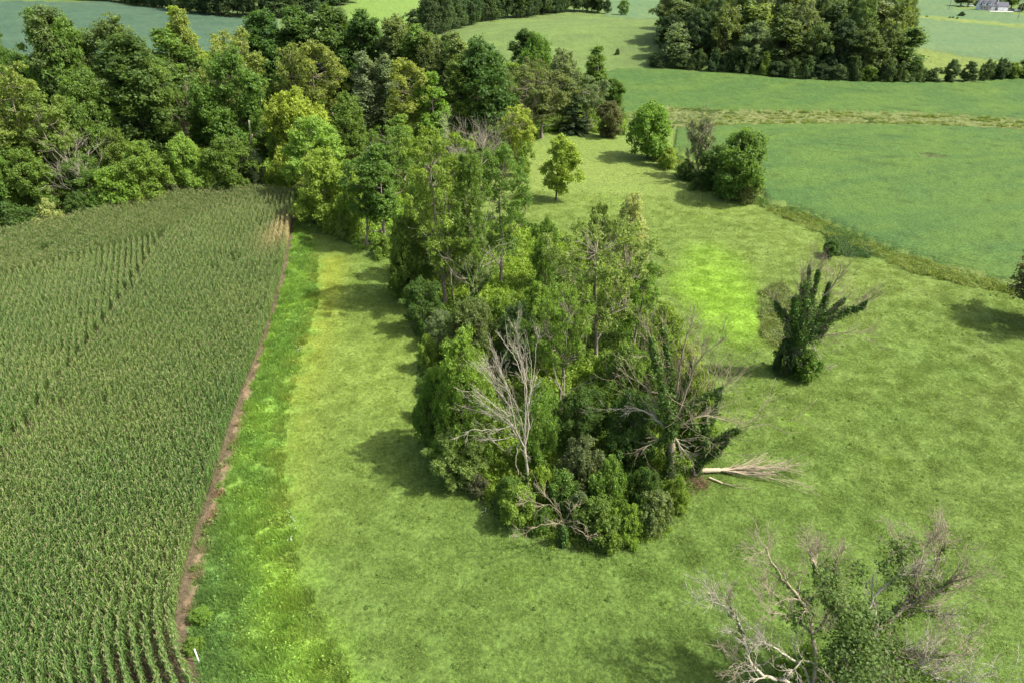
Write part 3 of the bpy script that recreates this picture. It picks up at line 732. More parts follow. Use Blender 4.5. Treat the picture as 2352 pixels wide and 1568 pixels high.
T_('open1', 1185, 385, 242, 95, 'Y', 'bright yellow-green feathery tree beside the fallen bare branches', vary=0)
T_('shrub3', 1205, 405, 330, 45, 'b', 'bright green sapling below the yellow-green feathery tree', name='tree')
# golden group
T_('dense1', 705, 425, 207, 150, 'Y', 'golden-topped round tree above the end of the cornfield', vary=0, rz=1)
T_('broad3', 735, 470, 268, 150, 'L', 'fresh yellow-green leafy tree below the golden-topped round one')
T_('dense1', 768, 525, 345, 140, 'L', 'lowest bright green tree of the golden group, by the lime grass strip')
T_('dense2', 660, 420, 250, 75, 'b', 'narrow bright green tree at the side of the golden-topped one')
T_('broad1', 815, 400, 215, 95, 'm', 'dark green leafy tree just right of the golden-topped one')
T_('shrub2', 655, 440, 385, 40, 'b', 'light green bush in the dark corner where the cornfield ends', cat='shrub')
T_('open2', 742, 505, 395, 100, 'y', 'yellowish low crown at the foot of the golden group')
# cornfield edge front row
T_('dense1', 445, 448, 310, 98, 'L', 'yellow-green bushy tree at the middle of the cornfield top edge')
T_('dense2', 538, 448, 318, 110, 'm', 'dark green bushy tree next to the yellow-green one at the cornfield top edge')
T_('cedar', 552, 410, 276, 42, 'o', 'slender olive cedar behind the dark green bushy tree')
T_('dense2', 590, 438, 345, 50, 'k', 'dark narrow tree in shade by the corner of the cornfield')
T_('dense2', 352, 470, 328, 120, 'b', 'wide layered green tree hanging over the cornfield top edge')
T_('shrub1', 270, 486, 385, 120, 'b', 'bright layered shrub at the cornfield edge under the bare pale tree', cat='shrub')
T_('shrub1', 330, 477, 392, 90, 'L', 'light green shrub next to the layered shrub by the cornfield', cat='shrub')
T_('shrub2', 395, 462, 405, 60, 'g', 'greyish green shrub at the cornfield top edge', cat='shrub')
T_('shrub2', 225, 492, 445, 75, 'm', 'low green bush at the cornfield edge beside the cut pale foliage', cat='shrub')
T_('shrub2', 128, 526, 458, 78, 'p', 'pale wilted cream-green bush at the cornfield edge', cat='shrub')
T_('shrub1', 30, 535, 465, 110, 'd', 'dark rounded bush at the left end of the cornfield top edge', cat='shrub')
T_('shrub3', 185, 500, 440, 55, 'd', 'dark green bush between the pale wilted bush and the layered shrub', cat='shrub')
T_('dense2', 95, 485, 345, 110, 'm', 'medium green bushy tree behind the pale wilted bush')
T_('dense2', 10, 500, 330, 100, 'm', 'mid green bushy tree at the photo edge over the dark rounded bush')
T_('broad3', 215, 470, 355, 120, 'm', 'round green tree behind the bare pale tree')
T_('dense2', 300, 450, 300, 90, 'm', 'rounded dark green tree behind the layered green tree')
# middle band between golden group and grove
T_('open2', 842, 566, 360, 85, 'm', 'thin tree with ivy-clad trunk at the head of the lime grass strip')
T_('tall3', 884, 572, 335, 90, 'm', 'tall thin tree with dark ivy trunk beside the first ivy-clad one')
T_('open1', 905, 480, 290, 110, 'm', 'open-crowned tree behind the two ivy-clad trunks')
T_('dense2', 868, 432, 332, 70, 'g', 'small grey-green tree in the clearing behind the golden group')
T_('tall3', 930, 430, 265, 80, 'b', 'bright slim tree left of the bare grey branches')
T_('dense2', 985, 450, 355, 70, 'm', 'small green tree in front of the bare grey branches')
T_('shrub1', 885, 588, 540, 60, 'b', 'bright green shrub at the foot of the ivy-clad trunks', cat='shrub')
T_('shrub2', 795, 548, 485, 60, 'y', 'yellow-green shrub at the foot of the golden group', cat='shrub')
T_('dense2', 815, 545, 420, 60, 'b', 'leafy green small tree between golden group and ivy trunks')
# fence row and lone trees in the pasture
T_('lone', 1276, 461, 312, 88, 'Y', 'lone lopsided yellow-green tree standing in the open pasture', tilt=(.0, .10), rz=0, vary=0)
T_('dense1', 1485, 366, 234, 118, 'b', 'large round green tree on the fence row nearest the ditch corner', vary=0)
T_('shrub1', 1532, 386, 338, 58, 'L', 'bright yellow-green bush beside the large round fence-row tree', cat='shrub')
T_('shrub2', 1572, 410, 366, 70, 'd', 'dark sprawling bush on the fence row under the grey bare tree', cat='shrub')
T_('dense1', 1690, 458, 300, 150, 'm', 'large dark round tree on the fence row beside the near soybean field', vary=0)
T_('dense2', 1640, 432, 335, 80, 'd', 'dark tree tucked behind the large round fence-row tree')
T_('open2', 1598, 408, 270, 60, 'g', 'thin grey-green foliage at the side of the grey bare fence-row tree')
T_('shrub3', 1715, 466, 420, 62, 'o', 'brownish olive bush at the end of the fence row', cat='shrub')
T_('shrub1', 1620, 436, 390, 70, 'd', 'low dark bush at the foot of the large fence-row tree', cat='shrub')
T_('broad3', 2392, 748, 545, 185, 'r', 'rusty brown-green tree cut off by the photo edge')
T_('shrub1', 1255, 302, 280, 60, 'b', 'light green low bush at the pasture top, left of the spruce', cat='shrub')
T_('shrub3', 1160, 330, 285, 40, 'b', 'bright broad-leaved bush at the woodland edge above the pasture', cat='shrub')
T_('shrub2', 1345, 300, 268, 60, 'g', 'greyish low bush right of the spruce', cat='shrub')
# woodland filler behind, spaced among the named ones
used = [np.array(o.location[:2]) for o in COL.objects if o.type == 'EMPTY' and o.get('category') in ('tree',) and o.location.y < 240]
fz = G([(-160,500),(0,470),(250,440),(420,425),(600,410),(760,470),(860,520),(960,470),(1060,420),(1150,370),(1230,318),(1320,290),(1380,250),(1330,175),(1200,150),(1000,165),(880,175),(650,180),(450,195),(200,210),(0,215),(-200,240)])
lo, hi = fz.min(0), fz.max(0); fails = 0; nf_ = 0
labw = {'m': 'medium green tree deep in the main woodland canopy', 'd': 'dark green tree deep in the main woodland canopy', 'o': 'olive green tree deep in the main woodland canopy', 'b': 'bright green tree deep in the main woodland canopy', 'F': 'dull green tree deep in the main woodland canopy'}
while fails < 2500 and nf_ < 62:
    p = rg.uniform(lo, hi)
    if inpoly(p[0:1], p[1:2], fz)[0] and inview(p[0:1], p[1:2], 1.15)[0] and np.min(np.linalg.norm(np.array(used)-p, axis=1)) > 5.6:
        used.append(p); nf_ += 1; fails = 0
        k = 'mmddobFFm'[rg.integers(0, 9)]; r = np.hypot(*p)
        hmax = 17 if r > 165 else 14
        RELAB.append((leafy(['broad1', 'tall1', 'broad2', 'tall3', 'open1', 'dense1', 'dense2'][rg.integers(0, 7)], (p[0], p[1], float(hz(*p))), rg.uniform(10, hmax), rg.uniform(6.5, 9.5), k, 'x', group='inner trees of the main woodland'), 'the '+('near' if r < 150 else 'middle' if r < 178 else 'rear')+' inner ranks of the main woodland', 'tree', k))
    else: fails += 1

# bare trees of the woodland
bpx(201, 492, 368, 108, 'bare grey fan-shaped dead tree standing deep in the woodland', mat=DEADG, nl=7, lev=2, kids=5, spread=.55, up=.12)
bpx(202, 207, 476, 288, 'pale bare tree with spreading branches above the layered shrubs', nl=7, lev=2, kids=5, spread=.8)
bpx(203, 1058, 410, 236, 'pale bare tree standing upright between woodland and grove', nl=8, lev=3, kids=4, spread=.6, up=.1)
bpx(204, 1098, 402, 246, 'second pale bare tree, leaning beside the upright one', nl=8, lev=2, kids=5, spread=.6, lean=(.25, 0), bias=(.4, 0))
bpx(205, 1140, 392, 312, 'low tangle of grey bare branches beside the yellow-green feathery tree', mat=DEADG, nl=8, lev=2, kids=5, spread=.8, lean=(.5, 0), bias=(.7, 0), fork=.2)
bpx(206, 1343, 303, 172, 'thin grey dead tree rising beside the spruce', mat=DEADG, nl=4, lev=2, kids=4, spread=.5, up=.1)
bpx(207, 1202, 330, 178, 'grey bare tree between the dark round tree and the olive one', mat=DEADG, nl=6, lev=2, kids=5, spread=.7, bias=(.3, 0))
bpx(208, 1600, 416, 238, 'tall grey bare tree on the fence row', mat=DEADG, nl=7, lev=3, kids=4, spread=.42, up=.16, ivy=2500, ivyr=.5, ivyc='g', ivls=.2)
bpx(209, 108, 345, 88, 'slender pale dead stem leaning over the blue-green flat-topped tree', nl=2, lev=1, kids=3, lean=(-.35, 0), spread=.4)
bpx(210, 1238, 300, 150, 'faint grey bare crown behind the brownish olive tree', mat=DEADG, nl=6, lev=2, kids=4, spread=.5)
def snag(bx, by, top, label, seed, mat=DEAD, ivy=0):
    P = ground(bx, by); h, _ = size_at(P, top, 10); rng = np.random.default_rng(seed)
    e = empty('broken_snag', (P[0], P[1], P[2]-.05), label, 'dead trunk'); T = Tubes()
    p, _ = wander(rng, (0, 0, -.3), (0, 0, 1), h, 7, .04, .2); T.add(p, np.linspace(.26, .16, 8), 7)
    T2 = Tubes(); acc = [(p, None, 4)]
    for k in range(3):
        q, _ = wander(rng, p[3+k], (rng.normal(), rng.normal(), .1), 1.6, 3, .15); T2.add(q, [.12, .1, .07, .04], 5)
    link('trunk', T.mesh('trunk', mat), e); link('broken_branch', T2.mesh('broken_branch', mat), e)
    if ivy: link('ivy', ivy_on(rng, acc, ivy, .55, .2, tip=.98), e, color=CK['d'])
snag(137, 478, 395, 'broken pale trunk stub standing above the pale wilted bush', 5, DEADG)
snag(588, 425, 276, 'ivy-wrapped dead pole beside the slender olive cedar', 6, DEADG, 2200)
snag(1172, 352, 300, 'short brown dead stem in front of the large dark round tree', 7, DEADG)

# ------------------------------------------------------------------ the grove in the middle
T_('grove_tall1', 1022, 705, 302, 185, 'b', 'tallest leafy grove tree, nearest the lime strip side', vary=0)
T_('grove_tall2', 1090, 712, 345, 105, 'm', 'tall grove tree with ivy-covered trunk and open middle')
T_('grove_tall1', 1150, 660, 340, 135, 'm', 'tall grove tree leaning over the pasture behind the ivy-clad one')
T_('grove_dense', 945, 690, 490, 125, 'm', 'dense dark green tree at the grove side facing the lime strip')
T_('grove_mid', 990, 640, 430, 100, 'm', 'mid green tree behind the dense dark green one')
T_('grove_open', 1368, 838, 505, 270, 'y', 'large airy yellow-green tree with forked bare trunk in mid grove', vary=0)
T_('grove_tall2', 1430, 720, 445, 100, 'p', 'pale glowing green tree at the top of the grove', vary=0)
T_('grove_tall2', 1365, 700, 466, 75, 'm', 'dark narrow treetop beside the pale glowing green tree')
T_('grove_mid', 1250, 665, 500, 70, 'm', 'small green treetop poking out above the airy tree')
T_('grove_tall1', 1455, 800, 600, 120, 'b', 'green leafy tree on the pasture side below the pale one')
T_('grove_open', 1285, 930, 660, 150, 'b', 'feathery green tree with thin leaning trunk in the grove centre')
T_('grove_dense', 1085, 850, 690, 165, 'F', 'rounded greyish-green crown at the grove centre left', vary=0)
T_('grove_dense', 1185, 850, 700, 120, 'F', 'second rounded greyish-green crown behind the pale dead tree')
T_('grove_mid', 975, 760, 640, 90, 'd', 'dark shaded tree on the grove edge beside the tree shadow')
T_('grove_mid', 1010, 800, 715, 70, 'g', 'pale grey-green feathery small tree on the grove edge')
T_('grove_shrub2', 985, 850, 770, 50, 'L', 'light yellow-green sapling on the grove edge', cat='shrub')
T_('grove_dense', 1068, 1058, 770, 200, 'b', 'large walnut-like rounded tree at the grove front-left', vary=0)
T_('grove_dense', 1005, 1030, 850, 115, 'm', 'dark lower crown hugging the side of the walnut-like tree')
T_('grove_mid', 1058, 1110, 985, 130, 'y', 'low yellow-green tree at the grove front-left corner', vary=0)
T_('grove_mid', 1238, 1085, 880, 105, 'b', 'column of fresh green leaves right behind the pale dead tree')
T_('grove_dense', 1430, 985, 800, 170, 'm', 'rounded mid green tree beneath the airy tree')
T_('grove_dense', 1445, 1075, 905, 160, 'd', 'dark shaded tree beside the ivy-covered grey tree')
T_('grove_mid', 1330, 1040, 890, 110, 'd', 'dark green small tree in the shaded grove hollow')
T_('grove_mid', 1500, 900, 700, 120, 'b', 'green tree behind the grey bare crown of the grove front-right')
T_('grove_mid', 1555, 960, 790, 110, 'y', 'yellowish green foliage behind the ivy-covered grey tree')
T_('grove_mid', 1590, 1000, 850, 80, 'b', 'small green tree at the grove side towards the fallen tree')
shr = [(1165,1165,1090,80,'m','dark shrub at the foot of the pale dead tree'),(1245,1160,1075,70,'Y','yellowish bush just right of the pale dead trunk'),
 (1100,1135,1085,55,'r','brownish weedy bush at the grove front-left corner'),(1190,1205,1120,90,'b','bright leafy bush below the pale dead tree'),
 (1330,1120,1005,110,'g','grey-green bush in front of the shaded hollow'),(1290,1170,1085,90,'m','mid green bush left of the grey-green one'),
 (1395,1180,1060,120,'m','large broad green bush in the grove front centre'),(1415,1070,1000,60,'L','light large-leaved plant by pale specks in the hollow'),
 (1480,1170,1075,100,'d','dark green bush in front of the ivy-covered grey tree'),(1370,1235,1150,110,'m','wide green bush just right of the ivy stump'),
 (1440,1238,1165,90,'b','bright green bush at the very front of the grove'),(1500,1215,1130,85,'o','olive bush at the front-right corner of the grove'),
 (1545,1170,1095,80,'b','green bush beside the fallen tree butt'),(1330,1205,1130,60,'g','greyish bush behind the ivy stump'),(1245,1215,1165,60,'m','low dark bush left of the ivy stump'),
 (1400,1262,1215,60,'b','low green bush on the front grass line'),(1470,1215,1150,50,'L','small light yellow bush among the front shrubs'),
 (1010,905,845,60,'m','shrub on the grove edge between the two tree shadows'),(990,960,880,60,'d','dark shrub against the walnut-like tree'),
 (1610,1045,960,70,'b','leafy bush on the grove side above the fallen tree'),(1390,880,810,80,'L','light green bush behind the forked trunk foot'),
 (1460,870,790,70,'b','green bush on the pasture side under the leafy tree'),
 (1150,760,680,90,'b','green bush at the foot of the ivy-covered tall tree'),(1080,760,690,70,'m','dark green bush beneath the tallest grove tree'),
 (1240,740,650,90,'b','bright bush in the gap below the grove top')]
for i, (bx, by, top, w_, c, lab) in enumerate(shr):
    px(['grove_shrub1', 'grove_shrub2'][i % 2], bx, by, top, w_, c, lab, 'shrub', name='shrub')
bpx(304, 1600, 1090, 800, 'leaning grey tree with ivy, outermost on the pasture side of the grove', mat=DEADG, nl=6, lev=2, kids=5, spread=.7, ivy=7000, ivyr=.6, ivls=.13, ivyc='d', bias=(.4, -.1), lean=(.1, 0), zmaxf=.8)
bpx(305, 1085, 712, 440, 'bare upper branches with ivy-clad trunk beside the tallest grove tree', mat=DEAD, nl=7, lev=2, kids=5, spread=.7, up=.05, ivy=6000, ivyr=.45, ivls=.13, ivyc='m', zmaxf=.6)
bpx(306, 1045, 700, 480, 'bare grey trunk with broken limbs below the tallest crown', mat=DEADG, nl=6, lev=2, kids=4, spread=.7)
bpx(307, 1485, 1000, 725, 'grey twiggy dead crown just left of the ivy-covered grey tree', mat=DEADG, nl=6, lev=2, kids=5, spread=.5, up=.12)
bpx(308, 1288, 955, 790, 'thin pale bare pole standing in the grove centre', mat=DEAD, nl=2, lev=1, kids=3, spread=.4, r0=.12)
# ivy stump leaning out of the grove front
# ivy fingers tree in the right pasture
px('grove_shrub1', 1800, 855, 752, 70, 'k', 'dark ivy mound hugging the trunk of the half-dead pasture tree', 'shrub', name='shrub')
px('grove_shrub2', 1845, 868, 805, 80, 'm', 'green bush at the foot of the half-dead pasture tree', 'shrub', name='shrub')
px('grove_shrub2', 1905, 590, 552, 40, 'd', 'small dark bush in the tall weeds beside the fence line', 'shrub', name='shrub')

# ------------------------------------------------------------------ fallen tree and fallen branch
def fallen(seed, a, b, label, r, lev, mat=TAN, nm='fallen_tree', n=10, z0=.35):
    rng = np.random.default_rng(seed); A_ = ground(*a); B_ = ground(*b); d = B_-A_; L_ = np.linalg.norm(d); d = d/L_
    e = empty(nm, tuple(A_), label, 'fallen tree'); T = Tubes()
    p, dd = wander(rng, (0, 0, z0), d, L_*.34, 5, .03); T.add(p, np.linspace(r, r*.75, 6), 8); link('trunk', T.mesh('trunk', mat), e)
    side = np.array((-d[1], d[0], 0))
    for k in range(n):
        T = Tubes(); s = (k-(n-1)/2)/max(n-1, 1)*2
        q = p[-1]-d*rng.uniform(0, .25)*L_*.34
        twigs(rng, T, q, unit(d+side*s*.09+np.array((0, 0, rng.uniform(-.03, .06)))), L_*rng.uniform(.42, .66), r*.34, lev, -.010, .075, 4, .24, .010)
        o = T.mesh('branch', mat); co = np.array([v.co[:] for v in o.vertices]); co[:, 2] = np.maximum(co[:, 2], .06+.02*rng.random(len(co))); o.vertices.foreach_set('co', co.ravel())
        link('branch', o, e)
    return e
fallen(401, (1586, 1086), (1782, 1088), 'fallen stripped pale-tan tree lying out of the grove onto the pasture', .26, 2)
fallen(402, (1628, 1100), (1722, 1130), 'fallen pale branch lying in the grass below the big fallen tree', .10, 1, nm='fallen_branch', n=2, z0=.2)
def brush(bx, by, w_, label, col, seed):
    P = ground(bx, by); rng = np.random.default_rng(seed); e = empty('brush_pile', tuple(P), label, 'brush pile'); T = Tubes()
    for k in range(90):
        a = rng.uniform(0, 6.28); q, _ = wander(rng, (rng.normal()*w_*.3, rng.normal()*w_*.3, .05), (math.cos(a), math.sin(a), rng.uniform(.1, 1.1)), rng.uniform(.5, 1.1)*w_*.6, 4, .2); T.add(q, [.025, .022, .018, .014, .01], 3)
    link('twigs', T.mesh('twigs', bark_mat('brush_'+label[:5], col, tuple(c*1.6 for c in col))), e)
brush(1605, 1112, 1.5, 'reddish-brown dead brush heap at the butt of the fallen tree', (.13, .075, .05), 3)
brush(1098, 1118, 1.3, 'brown dried brush at the grove front-left corner', (.14, .10, .06), 4)
brush(212, 505, 2.2, 'dark brown brush heap at the cornfield edge by the pale bush', (.08, .055, .04), 6)
brush(960, 745, 1.6, 'grey twig heap at the shaded grove edge', (.16, .14, .11), 7)

# ------------------------------------------------------------------ bare and ivy-covered trees laid out limb by limb; great half-dead trees at the lower right, limbs laid out one by one
def plane_tree(label, base_px, Jpx, limbs, mat, r0, seed, ivy=0, ivyr=.5, ivyc='d', name='dead_tree', tip=.85, ivls=.11):
    rng = np.random.default_rng(seed); B = ground(*base_px); Y0 = B[1]
    def at(c):
        d = ray(c[0], c[1]); t = (Y0+(c[2] if len(c) > 2 else 0))/d[1]; return np.array((d[0]*t, d[1]*t, H_CAM+d[2]*t))-B
    e = empty(name, (B[0], B[1], B[2]-.05), label, 'dead tree'); T = Tubes(); J = at(Jpx); acc = []
    tr = np.array([J*f+np.array((.1*math.sin(5*f), .08*math.sin(4*f), 0)) for f in np.linspace(0, 1, 7)]); tr[0][2] -= .3
    T.add(tr, np.linspace(r0*1.25, r0*.9, 7), 8); link('trunk', T.mesh('trunk', mat), e); acc.append((tr, None, 4))
    for L_ in limbs:
        P = [at(c) for c in L_['p']]
        if L_.get('j', True): P = [tr[-1]-np.array((0, 0, rng.uniform(0, .5)))]+P
        sm = smooth_line(P, 2); sm = sm+rng.normal(size=sm.shape)*.04; sm[:, 1] += np.linspace(0, 1, len(sm))*L_.get('dy', rng.uniform(-1.2, 1.2)); sm[0] = P[0]
        rr_ = L_.get('r', r0*.36); rad = np.linspace(rr_, .014, len(sm)); T = Tubes(); T.add(sm, rad, 6)
        if L_.get('ivy'): acc.append((sm, None, 3))
        for k in range(L_.get('n', 12)):
            i = max(int(len(sm)*rng.uniform(.15, 1)**.8)-1, 1); di = unit(sm[i]-sm[i-1]); s_ = unit(np.cross(di, rng.normal(size=3)))
            twigs(rng, T, sm[i], unit(di+s_*rng.uniform(.2, .7)), L_.get('tw', 1.6)*rng.uniform(.5, 1.2), min(max(rad[i]*.45, .012), .028), 1+(k % 2), .05, .09, 3, .42, .008)
        link('limb', T.mesh('limb', L_.get('mat', mat)), e)
    if ivy: link('ivy', ivy_on(rng, acc, ivy, ivyr, ivls, 1e9, (3, 4), tip), e, color=CK[ivyc])
    return e
def fan(*pts, n=10, j=True, dy=None, r=.05):
    d = dict(p=list(pts), n=n, j=j, r=r, tw=1.5)
    if dy is not None: d['dy'] = dy
    return d
def c5(x, y, *a): return ((1024+x/2.24)/S, (700+y/2.24)/S, *a)
def c6(x, y, *a): return ((2048+x/2.24)/S, (700+y/2.24)/S, *a)
def cb(x, y, *a): return ((1024+x/2.24)/S, (1348+y/2.24)/S, *a)
plane_tree('pale silvery dead tree with a left-swept fan of bare branches at the grove front', (1210, 1125), c5(1240, 1420), [
 dict(p=[c5(1262,1260),c5(1238,1000),c5(1215,850),c5(1190,725)], n=9, r=.085), fan(c5(1250,1170),c5(1300,1000),c5(1310,775), n=4), fan(c5(1235,1130),c5(1228,900),c5(1170,750), n=7),
 fan(c5(1225,1000),c5(1180,850),c5(1110,770), n=4, j=False), fan(c5(1240,1050),c5(1250,900),c5(1245,790), n=4, j=False), fan(c5(1260,1150),c5(1280,1000),c5(1275,860), n=4, j=False),
 dict(p=[c5(1215,1260),c5(1150,1080),c5(1090,990),c5(960,885)], n=9, r=.07), dict(p=[c5(1180,1330),c5(1158,1180),c5(1120,1000),c5(1060,850)], n=8, r=.075),
 fan(c5(1165,1310),c5(1050,1190),c5(960,1120),c5(880,1050), n=8, r=.06), fan(c5(1165,1300),c5(1100,1250),c5(1000,1235),c5(800,1190), n=8, r=.06), fan(c5(1150,1280),c5(1020,1190),c5(850,1140), n=7),
 fan(c5(1140,1230),c5(1030,1120),c5(900,1000), n=7, j=False), fan(c5(1120,1150),c5(1040,1020),c5(985,900), n=7, j=False), fan(c5(1160,1150),c5(1100,960),c5(1020,860), n=6, j=False), fan(c5(1110,1040),c5(1060,930),c5(1040,800), n=5, j=False),
 fan(c5(1150,1200),c5(1060,1080),c5(930,960), n=7, j=False), fan(c5(1160,1330),c5(1060,1370),c5(950,1345), n=5), fan(c5(1130,1290),c5(1000,1290),c5(860,1260), n=5, j=False), fan(c5(1150,1420),c5(1100,1500),c5(980,1390), n=4, j=False), fan(c5(1185,1400),c5(1170,1520),c5(1190,1560), n=2, j=False)],
 DEAD, .13, 301, ivy=1200, ivyr=.3, ivyc='m')
plane_tree('grey bare-crowned tree cloaked in dark ivy at the grove front-right', (1538, 1110), (1545, 985), [
 dict(p=[(1528,900),(1500,800),(1482,735)], n=20, ivy=1), dict(p=[(1545,900),(1535,800),(1522,735)], n=20, ivy=1), dict(p=[(1560,920),(1590,860),(1600,830)], n=12, r=.2, ivy=1),
 dict(p=[(1575,900),(1600,820),(1655,775)], n=22), dict(p=[(1560,880),(1575,800),(1600,745)], n=18), dict(p=[(1510,930),(1480,885),(1440,868)], n=14), dict(p=[(1500,960),(1470,940),(1437,945)], n=12, mat=DEAD),
 dict(p=[(1590,960),(1630,955),(1690,975)], n=18), dict(p=[(1590,920),(1640,900),(1672,880)], n=14, ivy=1), dict(p=[(1565,1030),(1590,1060),(1600,1090)], n=10, mat=DEAD), dict(p=[(1520,1000),(1490,1010),(1470,1030)], n=8, ivy=1)],
 DEADG, .34, 303, ivy=14000, ivyr=.85, tip=.8)
plane_tree('leaning ivy-covered stump with white bare branches at the grove front', (1290, 1252), (1296, 1196), [
 dict(p=[(1288,1180,-1),(1260,1165,-1.5),(1206,1158,-2)], n=10, tw=.9), dict(p=[(1280,1172,-1),(1262,1150,-1.5),(1244,1132,-1)], n=10, tw=.9), dict(p=[(1275,1195,-1.5),(1240,1205,-2),(1190,1228,-2.5)], n=10, tw=.9),
 dict(p=[(1305,1178,-.5),(1312,1165,-.5),(1318,1150,0)], n=6, tw=.7), dict(p=[(1318,1190,-1),(1336,1196,-1.5),(1350,1205,-2)], n=6, tw=.6), dict(p=[(1315,1215,-1.5),(1335,1230,-2),(1362,1255,-2.5)], n=9, tw=.8), dict(p=[(1290,1205,-2),(1275,1225,-2.5)], n=5, tw=.7)],
 DEADG, .07, 309, ivy=3500, ivyr=.6, ivls=.10)
plane_tree('half-dead tree with dark ivy fingers standing alone in the right pasture', (1832, 862), c6(800, 660), [
 dict(p=[c6(835,520),c6(860,400),c6(866,205)], n=20, ivy=1, dy=.6), dict(p=[c6(850,520),c6(885,400),c6(918,220)], n=20, ivy=1, dy=0), dict(p=[c6(810,540),c6(818,420),c6(815,285)], n=17, ivy=1, dy=-.6),
 dict(p=[c6(900,590),c6(960,470),c6(1003,315)], n=20, ivy=1, dy=.4), dict(p=[c6(880,610),c6(960,530),c6(1110,415)], n=20, ivy=1, dy=-.2), dict(p=[c6(900,620),c6(1060,510),c6(1180,475),c6(1235,432)], n=22, ivy=1, dy=-.5),
 dict(p=[c6(760,560),c6(745,470),c6(740,380)], n=17, ivy=1), dict(p=[c6(730,600),c6(690,540),c6(640,480)], n=20, ivy=1), dict(p=[c6(800,720),c6(700,640),c6(690,600)], n=6, ivy=1, dy=-.5), dict(p=[c6(860,700),c6(930,660),c6(960,600)], n=8, ivy=1, dy=-.4), dict(p=[c6(780,800),c6(720,760),c6(690,720)], n=4, ivy=1), dict(p=[c6(800,700),c6(780,600),c6(760,540)], n=4, ivy=1, dy=.8), dict(p=[c6(880,650),c6(1060,570),c6(1230,500)], n=24, tw=2.3), dict(p=[c6(900,680),c6(1020,650),c6(1180,640)], n=22, tw=1.9),
 dict(p=[c6(860,720),c6(900,790),c6(950,890)], n=10, mat=DEAD), dict(p=[c6(780,740),c6(760,790),c6(735,830)], n=9, mat=DEAD), dict(p=[c6(940,420),c6(1030,330),c6(1050,260)], n=20, j=False, tw=1.8), dict(p=[c6(800,480),c6(780,330),c6(800,240)], n=20, j=False, tw=1.8)],
 DEADG, .36, 310, ivy=30000, ivyr=1.05, ivyc='d', tip=.9, name='half_dead_tree')
def zp(zx, zy, z): return atz((2048+zx/2.24)/S, (1348+zy/2.24)/S, z)
def limb_tree(name, label, J, zJ, limbs, mat, r0, seed, ivy=0, ivyr=.6, ivyc='m', crownblobs=()):
    rng = np.random.default_rng(seed); Jp = zp(*J, zJ); base_ = np.array((Jp[0], Jp[1], float(hz(Jp[0], Jp[1]))))
    e = empty(name, (base_[0], base_[1], base_[2]-.05), label, 'tree'); T = Tubes(); acc = []
    tr = np.array([base_+(Jp-base_)*f+np.array((.12*math.sin(4*f), .1*math.sin(3*f+1), 0)) for f in np.linspace(0, 1, 6)])-base_
    tr[0][2] -= .3; T.add(tr, np.linspace(r0*1.25, r0, 6), 9); acc.append((tr, None, 4)); link('trunk', T.mesh('trunk', mat), e)
    for L_ in limbs:
        m_ = L_.get('mat', mat); P = [zp(*c)-base_ for c in L_['p']]
        if L_.get('j', True): P = [tr[-1]-np.array((0, 0, rng.uniform(0, 1.2)))]+P
        sm = smooth_line(P, 2); sm = sm+rng.normal(size=sm.shape)*.05; sm[0] = P[0]
        rr_ = L_.get('r', .16)*.72; rad = np.linspace(rr_, .03, len(sm)); T = Tubes(); T.add(sm, rad, 7)
        acc.append((sm, None, 3)) if L_.get('ivy', True) else None
        for k in range(L_.get('n', 12)):
            i = int(len(sm)*rng.uniform(.25, 1)**.8)-1; i = max(i, 1); di = unit(sm[i]-sm[i-1]); sd_ = unit(np.cross(di, rng.normal(size=3)))
            twigs(rng, T, sm[i], unit(di*.8+sd_*.75+np.array((0, 0, .2))), L_.get('tw', 1.7)*rng.uniform(.5, 1.1), max(rad[i]*.55, .02), 2, .05, .16, 4, .65, .009, acc if False else None)
        link('limb', T.mesh('limb', m_), e)
    if ivy: link('ivy', ivy_on(rng, acc, ivy, ivyr, .10, 1e9, (3, 4), .78), e, color=CK[ivyc])
    if crownblobs:
        Ps = []; Ns = []
        for zx, zy, z, R_, n in crownblobs:
            c = zp(zx, zy, z)-base_; n = int(n*.48); k = max(n//8, 4); d = unit(rng.normal(size=(k, 3))+np.array((0, 0, .3))); sc = c+d*R_*1.25*(rng.random((k, 1))**.6); w_ = rng.integers(0, k, n)
            Ps.append(sc[w_]+rng.normal(size=(n, 3))*.16); Ns.append(unit(d[w_]*.5+rng.normal(size=(n, 3))*.5+np.array((0, 0, .6))))
        link('crown', leaves_mesh('crown', rng, np.concatenate(Ps), np.concatenate(Ns), .10, LEAF), e, color=(.105, .165, .045))
